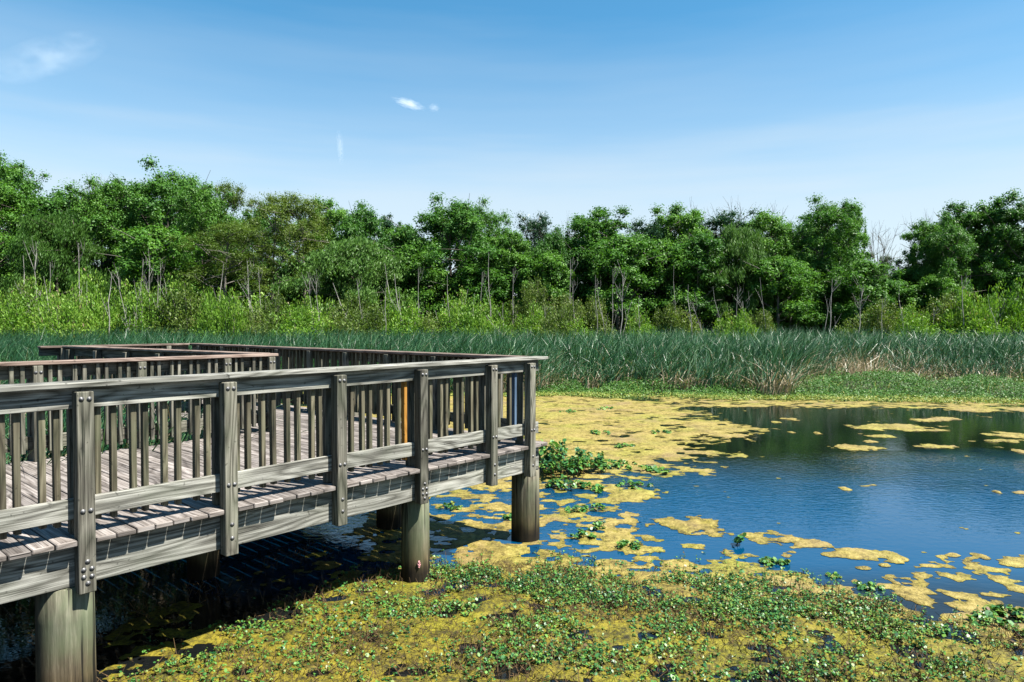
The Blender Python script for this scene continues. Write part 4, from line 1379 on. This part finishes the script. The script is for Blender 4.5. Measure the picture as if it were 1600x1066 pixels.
# ------------------------------------------------------------------ scrub bushes
def make_bush(seed, H, Wd, mat, nl, nst, leaf):
    g = np.random.default_rng(seed)
    T, P = Poly(), Poly()
    C0, D0, A0, t0 = [], [], [], []
    for i in range(nst):
        a = g.uniform(0, 6.283); q = Wd * 0.5 * math.sqrt(g.random())
        hh = H * (1 - 0.55 * (q / (Wd * 0.5)) ** 2) * g.uniform(0.65, 1.08)
        b = np.array([q * math.cos(a) * 0.55, q * math.sin(a) * 0.55, 0])
        tip = np.array([q * math.cos(a) + g.normal(0, 0.15), q * math.sin(a) + g.normal(0, 0.15), hh])
        m = (b + tip) / 2 + np.array([0, 0, 0.12 * hh])
        T.add(tube_quads(np.array([b, m, tip]), [0.025, 0.016, 0.006], 4))
        k = nl // nst
        f = g.uniform(0.15, 1.0, k) ** 0.8
        p = np.where(f[:, None] < 0.5, b + (m - b) * (f[:, None] * 2), m + (tip - m) * (f[:, None] * 2 - 1))
        spread = 0.34 * (1.15 - f)[:, None] + 0.07
        p = p + g.normal(0, 1, (k, 3)) * spread
        C0.append(p)
        t0.append(np.full(k, g.normal(0, 0.12)))
        A0.append(unit(tip - b + 0.8 * H * g.normal(0, 0.35, (k, 3))))
    p = np.concatenate(C0); ax = np.concatenate(A0); tn = np.concatenate(t0); n = len(p)
    p[:, 2] = np.maximum(p[:, 2], 0.05)
    nrm = unit(np.cross(ax, g.normal(size=(n, 3))) + np.array([0, -0.1, 0.35]))
    L = leaf * g.uniform(0.6, 1.5, n)
    P.add(leaf_polys(p, nrm, ax, L, L * 0.40, 4), np.clip(0.45 + tn + g.normal(0, 0.22, n), 0, 1.2), 0)
    return P.mesh('bush_foliage', [mat]), T.mesh('bush_stems', [M['bark_pale']])
BUSH = {'plume': (make_bush(1, 4.0, 2.6, G['scrub'], 11000, 40, 0.135), 4.0, 2.6),
        'round': (make_bush(2, 3.0, 3.4, G['scrub'], 13000, 52, 0.135), 3.0, 3.4),
        'olive': (make_bush(3, 4.0, 2.8, G['olive_scrub'], 9500, 38, 0.13), 4.0, 2.8),
        'tall': (make_bush(4, 6.0, 2.2, G['olive_scrub'], 9500, 30, 0.135), 6.0, 2.2)}
bush_objs = {}
def bush(key, px, top, wpx, Y, lab):
    (fm, sm), H0, W0 = BUSH[key]
    if key not in bush_objs:
        r = empty('bush', (0, 0, 0))
        link('foliage', fm, r); link('stems', sm, r)
        bush_objs[key] = r
    else:
        r = copy_tree(bush_objs[key])
    r.location = (at_depth(px, Y), Y, 0.1)
    sx = (wpx / F * Y) / W0
    r.scale = (sx, sx, max(0.3, height_at(top, Y)) / (H0 * 1.03))
    r.rotation_euler = (0, 0, RNG.uniform(0, 6.28))
    tag(r, lab, 'bush', 'scrub bushes between cattails and wood')
LS = 'light green scrub bush merging with its neighbours behind the cattails'
NAMED_B = [('tall', 50, 405, 60, 52, 'tall olive bush among the pale snags on the far left'), ('round', 145, 425, 110, 52, 'vivid rounded bush at the foot of the left trees'),
 ('round', 280, 432, 110, 52, 'vivid bush left of the dead forked stems'), ('tall', 550, 440, 60, 50, 'upright olive bush in the middle with bare stems beside it'),
 ('plume', 610, 452, 60, 50, 'feathery bush left of the leaning bare pole'), ('plume', 715, 452, 70, 50, 'dome of light green scrub below the big round crown'),
 ('tall', 835, 410, 45, 51, 'tallest slender bush rising before the dark wood near the middle'), ('tall', 885, 440, 55, 50, 'feathery tall bush with pale sticks inside it'),
 ('tall', 925, 445, 50, 50, 'slender bush right of the pale sticks'), ('tall', 1045, 458, 45, 50, 'lone cone shaped bush before the dark trunks'),
 ('plume', 1000, 480, 50, 49, 'low yellowish bush left of the lone cone'), ('tall', 1190, 470, 40, 49, 'small drooping bush at the cattail edge on the right'),
 ('tall', 1375, 450, 50, 49, 'olive upright bush below the sky gap'), ('plume', 1420, 475, 60, 49, 'low bush between the upright olive and the big right bushes'),
 ('tall', 1482, 440, 55, 50, 'yellow topped bush left of the big pale bushes'), ('round', 1515, 452, 90, 48, 'big pale green bush near the right edge'),
 ('round', 1585, 440, 100, 49, 'big pale bush cut by the right edge')]
for b in NAMED_B: bush(*b)
for k in range(76):
    px = -40 + rr.random() ** 1.15 * 1680
    if 940 < px < 1370 and rr.random() < 0.55: px = rr.uniform(-40, 900)
    lim = np.interp(px, [0, 330, 450, 700, 900, 1100, 1300, 1450, 1600], [440, 442, 462, 466, 472, 488, 492, 480, 468])
    bush(rr.choice(['plume', 'round', 'olive', 'olive', 'plume']), px, lim + rr.uniform(-4, 30), rr.uniform(55, 105), rr.uniform(45.5, 52.5), LS)

# ------------------------------------------------------------------ dead saplings
def make_snag(seed, H, forks):
    g = np.random.default_rng(seed)
    T = Poly()
    q = [np.zeros(3)]
    for k in range(6): q.append(q[-1] + np.array([g.normal(0, 0.08), g.normal(0, 0.08), H / 6]))
    q = np.array(q)
    T.add(tube_quads(q, np.linspace(0.048, 0.012, 7), 5))
    for k in range(forks):
        i = g.integers(2, 6); a = g.uniform(0, 6.28); L = H * g.uniform(0.12, 0.32)
        s = q[i]
        e = s + np.array([math.cos(a) * L * 0.55, math.sin(a) * L * 0.4, L])
        T.add(tube_quads(np.array([s, (s + e) / 2 + g.normal(0, 0.08, 3), e]), [0.016, 0.011, 0.004], 4))
        e2 = (s + e) / 2 + np.array([math.cos(a + 2) * L * .4, 0, L * .35])
        T.add(tube_quads(np.array([(s + e) / 2, e2]), [0.010, 0.004], 4))
    return T.mesh('snag', [M['dead']])
SNAG = [make_snag(1, 5, 4), make_snag(2, 5, 7), make_snag(3, 5, 2), make_snag(4, 5, 10), make_snag(7, 5, 1)]
SN = [(48, 40, 400, 2, 'thin pale dead stem on the far left of the scrub'), (58, 60, 396, 3, 'frosty looking dead sapling thick with twigs on the far left'), (75, 78, 410, 0, None), (125, 121, 380, 0, 'dead trunk with a torn bare top below the left willow'),
      (60, 30, 470, 2, None), (35, 55, 475, 3, None), (20, 45, 480, 1, None), (210, 222, 405, 0, 'slender dead stem bending right before the left trees'), (232, 233, 408, 1, 'upright twin stemmed snag in the left scrub'), (247, 250, 412, 0, None), (165, 178, 425, 2, 'leaning bare stick left of the twin stemmed snag'),
      (250, 249, 428, 2, None), (335, 352, 412, 2, 'white forked dead stem right of the twin stemmed snag'), (392, 384, 408, 0, 'curved dead stem at the left of the middle scrub'), (270, 262, 450, 3, None), (140, 138, 440, 2, None),
      (412, 402, 418, 0, None), (490, 487, 440, 3, None), (568, 522, 442, 2, 'long bare pole leaning left in the middle scrub'), (598, 605, 440, 2, None), (625, 603, 412, 2, 'white bare pole leaning left beside a second one'), (632, 618, 428, 2, 'second white bare pole leaning beside the first'),
      (653, 652, 420, 0, None), (702, 700, 430, 2, None), (745, 752, 425, 0, None), (762, 765, 395, 2, 'tall thin pale trunk before the big round crown'), (800, 800, 420, 0, None), (888, 889, 405, 0, 'straight pale trunk rising from the feathery tall bush'), (930, 931, 430, 2, None), (955, 956, 420, 0, None),
      (968, 970, 425, 1, 'pair of pale trunks before the dark gap in the wood'), (1052, 1053, 415, 2, None), (1075, 1076, 445, 2, 'thin pale trunk alone right of the lone cone bush'), (1292, 1298, 435, 0, 'grey trunk wrapped in ivy below the double crown'), (1337, 1342, 445, 1, 'forked young trunk right of the ivy wrapped one'), (1174, 1166, 470, 3, 'spray of bare sticks by the drooping small bush'),
      (1505, 1500, 430, 0, 'leaning bare stem between the right bushes'), (1578, 1582, 470, 3, 'tangle of grey sticks inside the big right bush'), (1490, 1505, 475, 2, None), (1375, 1377, 465, 0, None), (820, 760, 492, 2, 'fallen bare pole lying against the middle scrub'), (1455, 1458, 480, 0, None)]
for k in range(34):
    pb = rr.uniform(0, 1000) if k < 26 else rr.uniform(1000, 1600)
    SN.append((pb, pb + rr.uniform(-26, 26), rr.uniform(428, 485), rr.choice([0, 2, 2, 3, 4, 4]), None))
snag_first = {}
for k, (pb, pt, top, v, lab) in enumerate(SN):
    Y = 46.5 + 2.5 * ((k * 37) % 10) / 10 if top > 420 else 50
    xb, xt = at_depth(pb, Y), at_depth(pt, Y)
    H = height_at(top, Y)
    if v not in snag_first:
        o = link('dead_sapling', SNAG[v]); snag_first[v] = o
    else:
        o = snag_first[v].copy(); COL.objects.link(o)
    o.location = (xb, Y, 0.0)
    ln = math.hypot(H, xt - xb)
    tw = 1.0 if lab else 0.7
    o.scale = (tw, tw, ln / 5.0)
    o.rotation_euler = (0, math.atan2(xt - xb, H), 0)
    tag(o, lab or 'thin bleached dead sapling standing in the scrub', 'dead sapling', 'dead saplings in the scrub')

# ================================================================== clouds
def cloud(px, py, hw, hh, tilt, dens, seed, lab, Y=2600.0, scale=(3.0, 3.0, 6.0), strands=False):
    x = at_depth(px, Y); z = height_at(py, Y)
    a, b = hw / F * Y, hh / F * Y
    bm = bmesh.new()
    bmesh.ops.create_icosphere(bm, subdivisions=4, radius=1.0)
    me = bpy.data.meshes.new('cloud')
    bm.to_mesh(me); bm.free()
    t = NT('cloud_vapour_%s' % lab.split()[0])
    for n_ in list(t.n):
        if n_ != t.out: t.n.remove(n_)
    pv = t.n.new('ShaderNodeVolumePrincipled')
    co = t.objco()
    ofs = t.vadd(t.vmul(co, scale), (seed * 3.1, seed * 1.7, 0.0))
    n1 = t.noise(ofs, 1.0, 5, 0.62)
    ln = t.new('ShaderNodeVectorMath', operation='LENGTH'); t.l.new(co, ln.inputs[0])
    fall = t.math('SUBTRACT', 1.0, ln.outputs['Value'], clamp=True)
    d = t.math('MULTIPLY', t.math('SUBTRACT', t.math('ADD', n1, t.math('MULTIPLY', fall, 0.45)), 0.60, clamp=True), dens)
    if strands:
        d = t.math('MULTIPLY', t.math('MULTIPLY', t.math('SUBTRACT', n1, 0.44, clamp=True), t.math('POWER', fall, 0.6)), dens)
    t.l.new(d, pv.inputs['Density'])
    pv.inputs['Color'].default_value = (1, 1, 1, 1)
    pv.inputs['Anisotropy'].default_value = 0.0
    t.l.new(pv.outputs[0], t.out.inputs['Volume'])
    me.materials.append(t.m)
    o = link('cloud', me)
    o.location = (x, Y, z)
    o.scale = (a, a * 0.6, b)
    o.rotation_euler = (0, tilt, 0)
    tag(o, lab, 'cloud')
cloud(640, 165, 30, 8, math.radians(17), 0.05, 1, 'small bright white puff of cloud high above the middle of the wood')
cloud(679, 171, 12, 8, math.radians(10), 0.035, 2, 'tiny faint wisp just right of the bright white puff')
cloud(78, 96, 100, 6.5, math.radians(-21), 0.036, 3, 'long feathery streak of thin cloud in the upper left sky', scale=(3.2, 1.5, 3.6), strands=True)
cloud(533, 232, 7, 34, math.radians(-4), 0.05, 4, 'thin vertical wisp like a broken contrail above the wood')
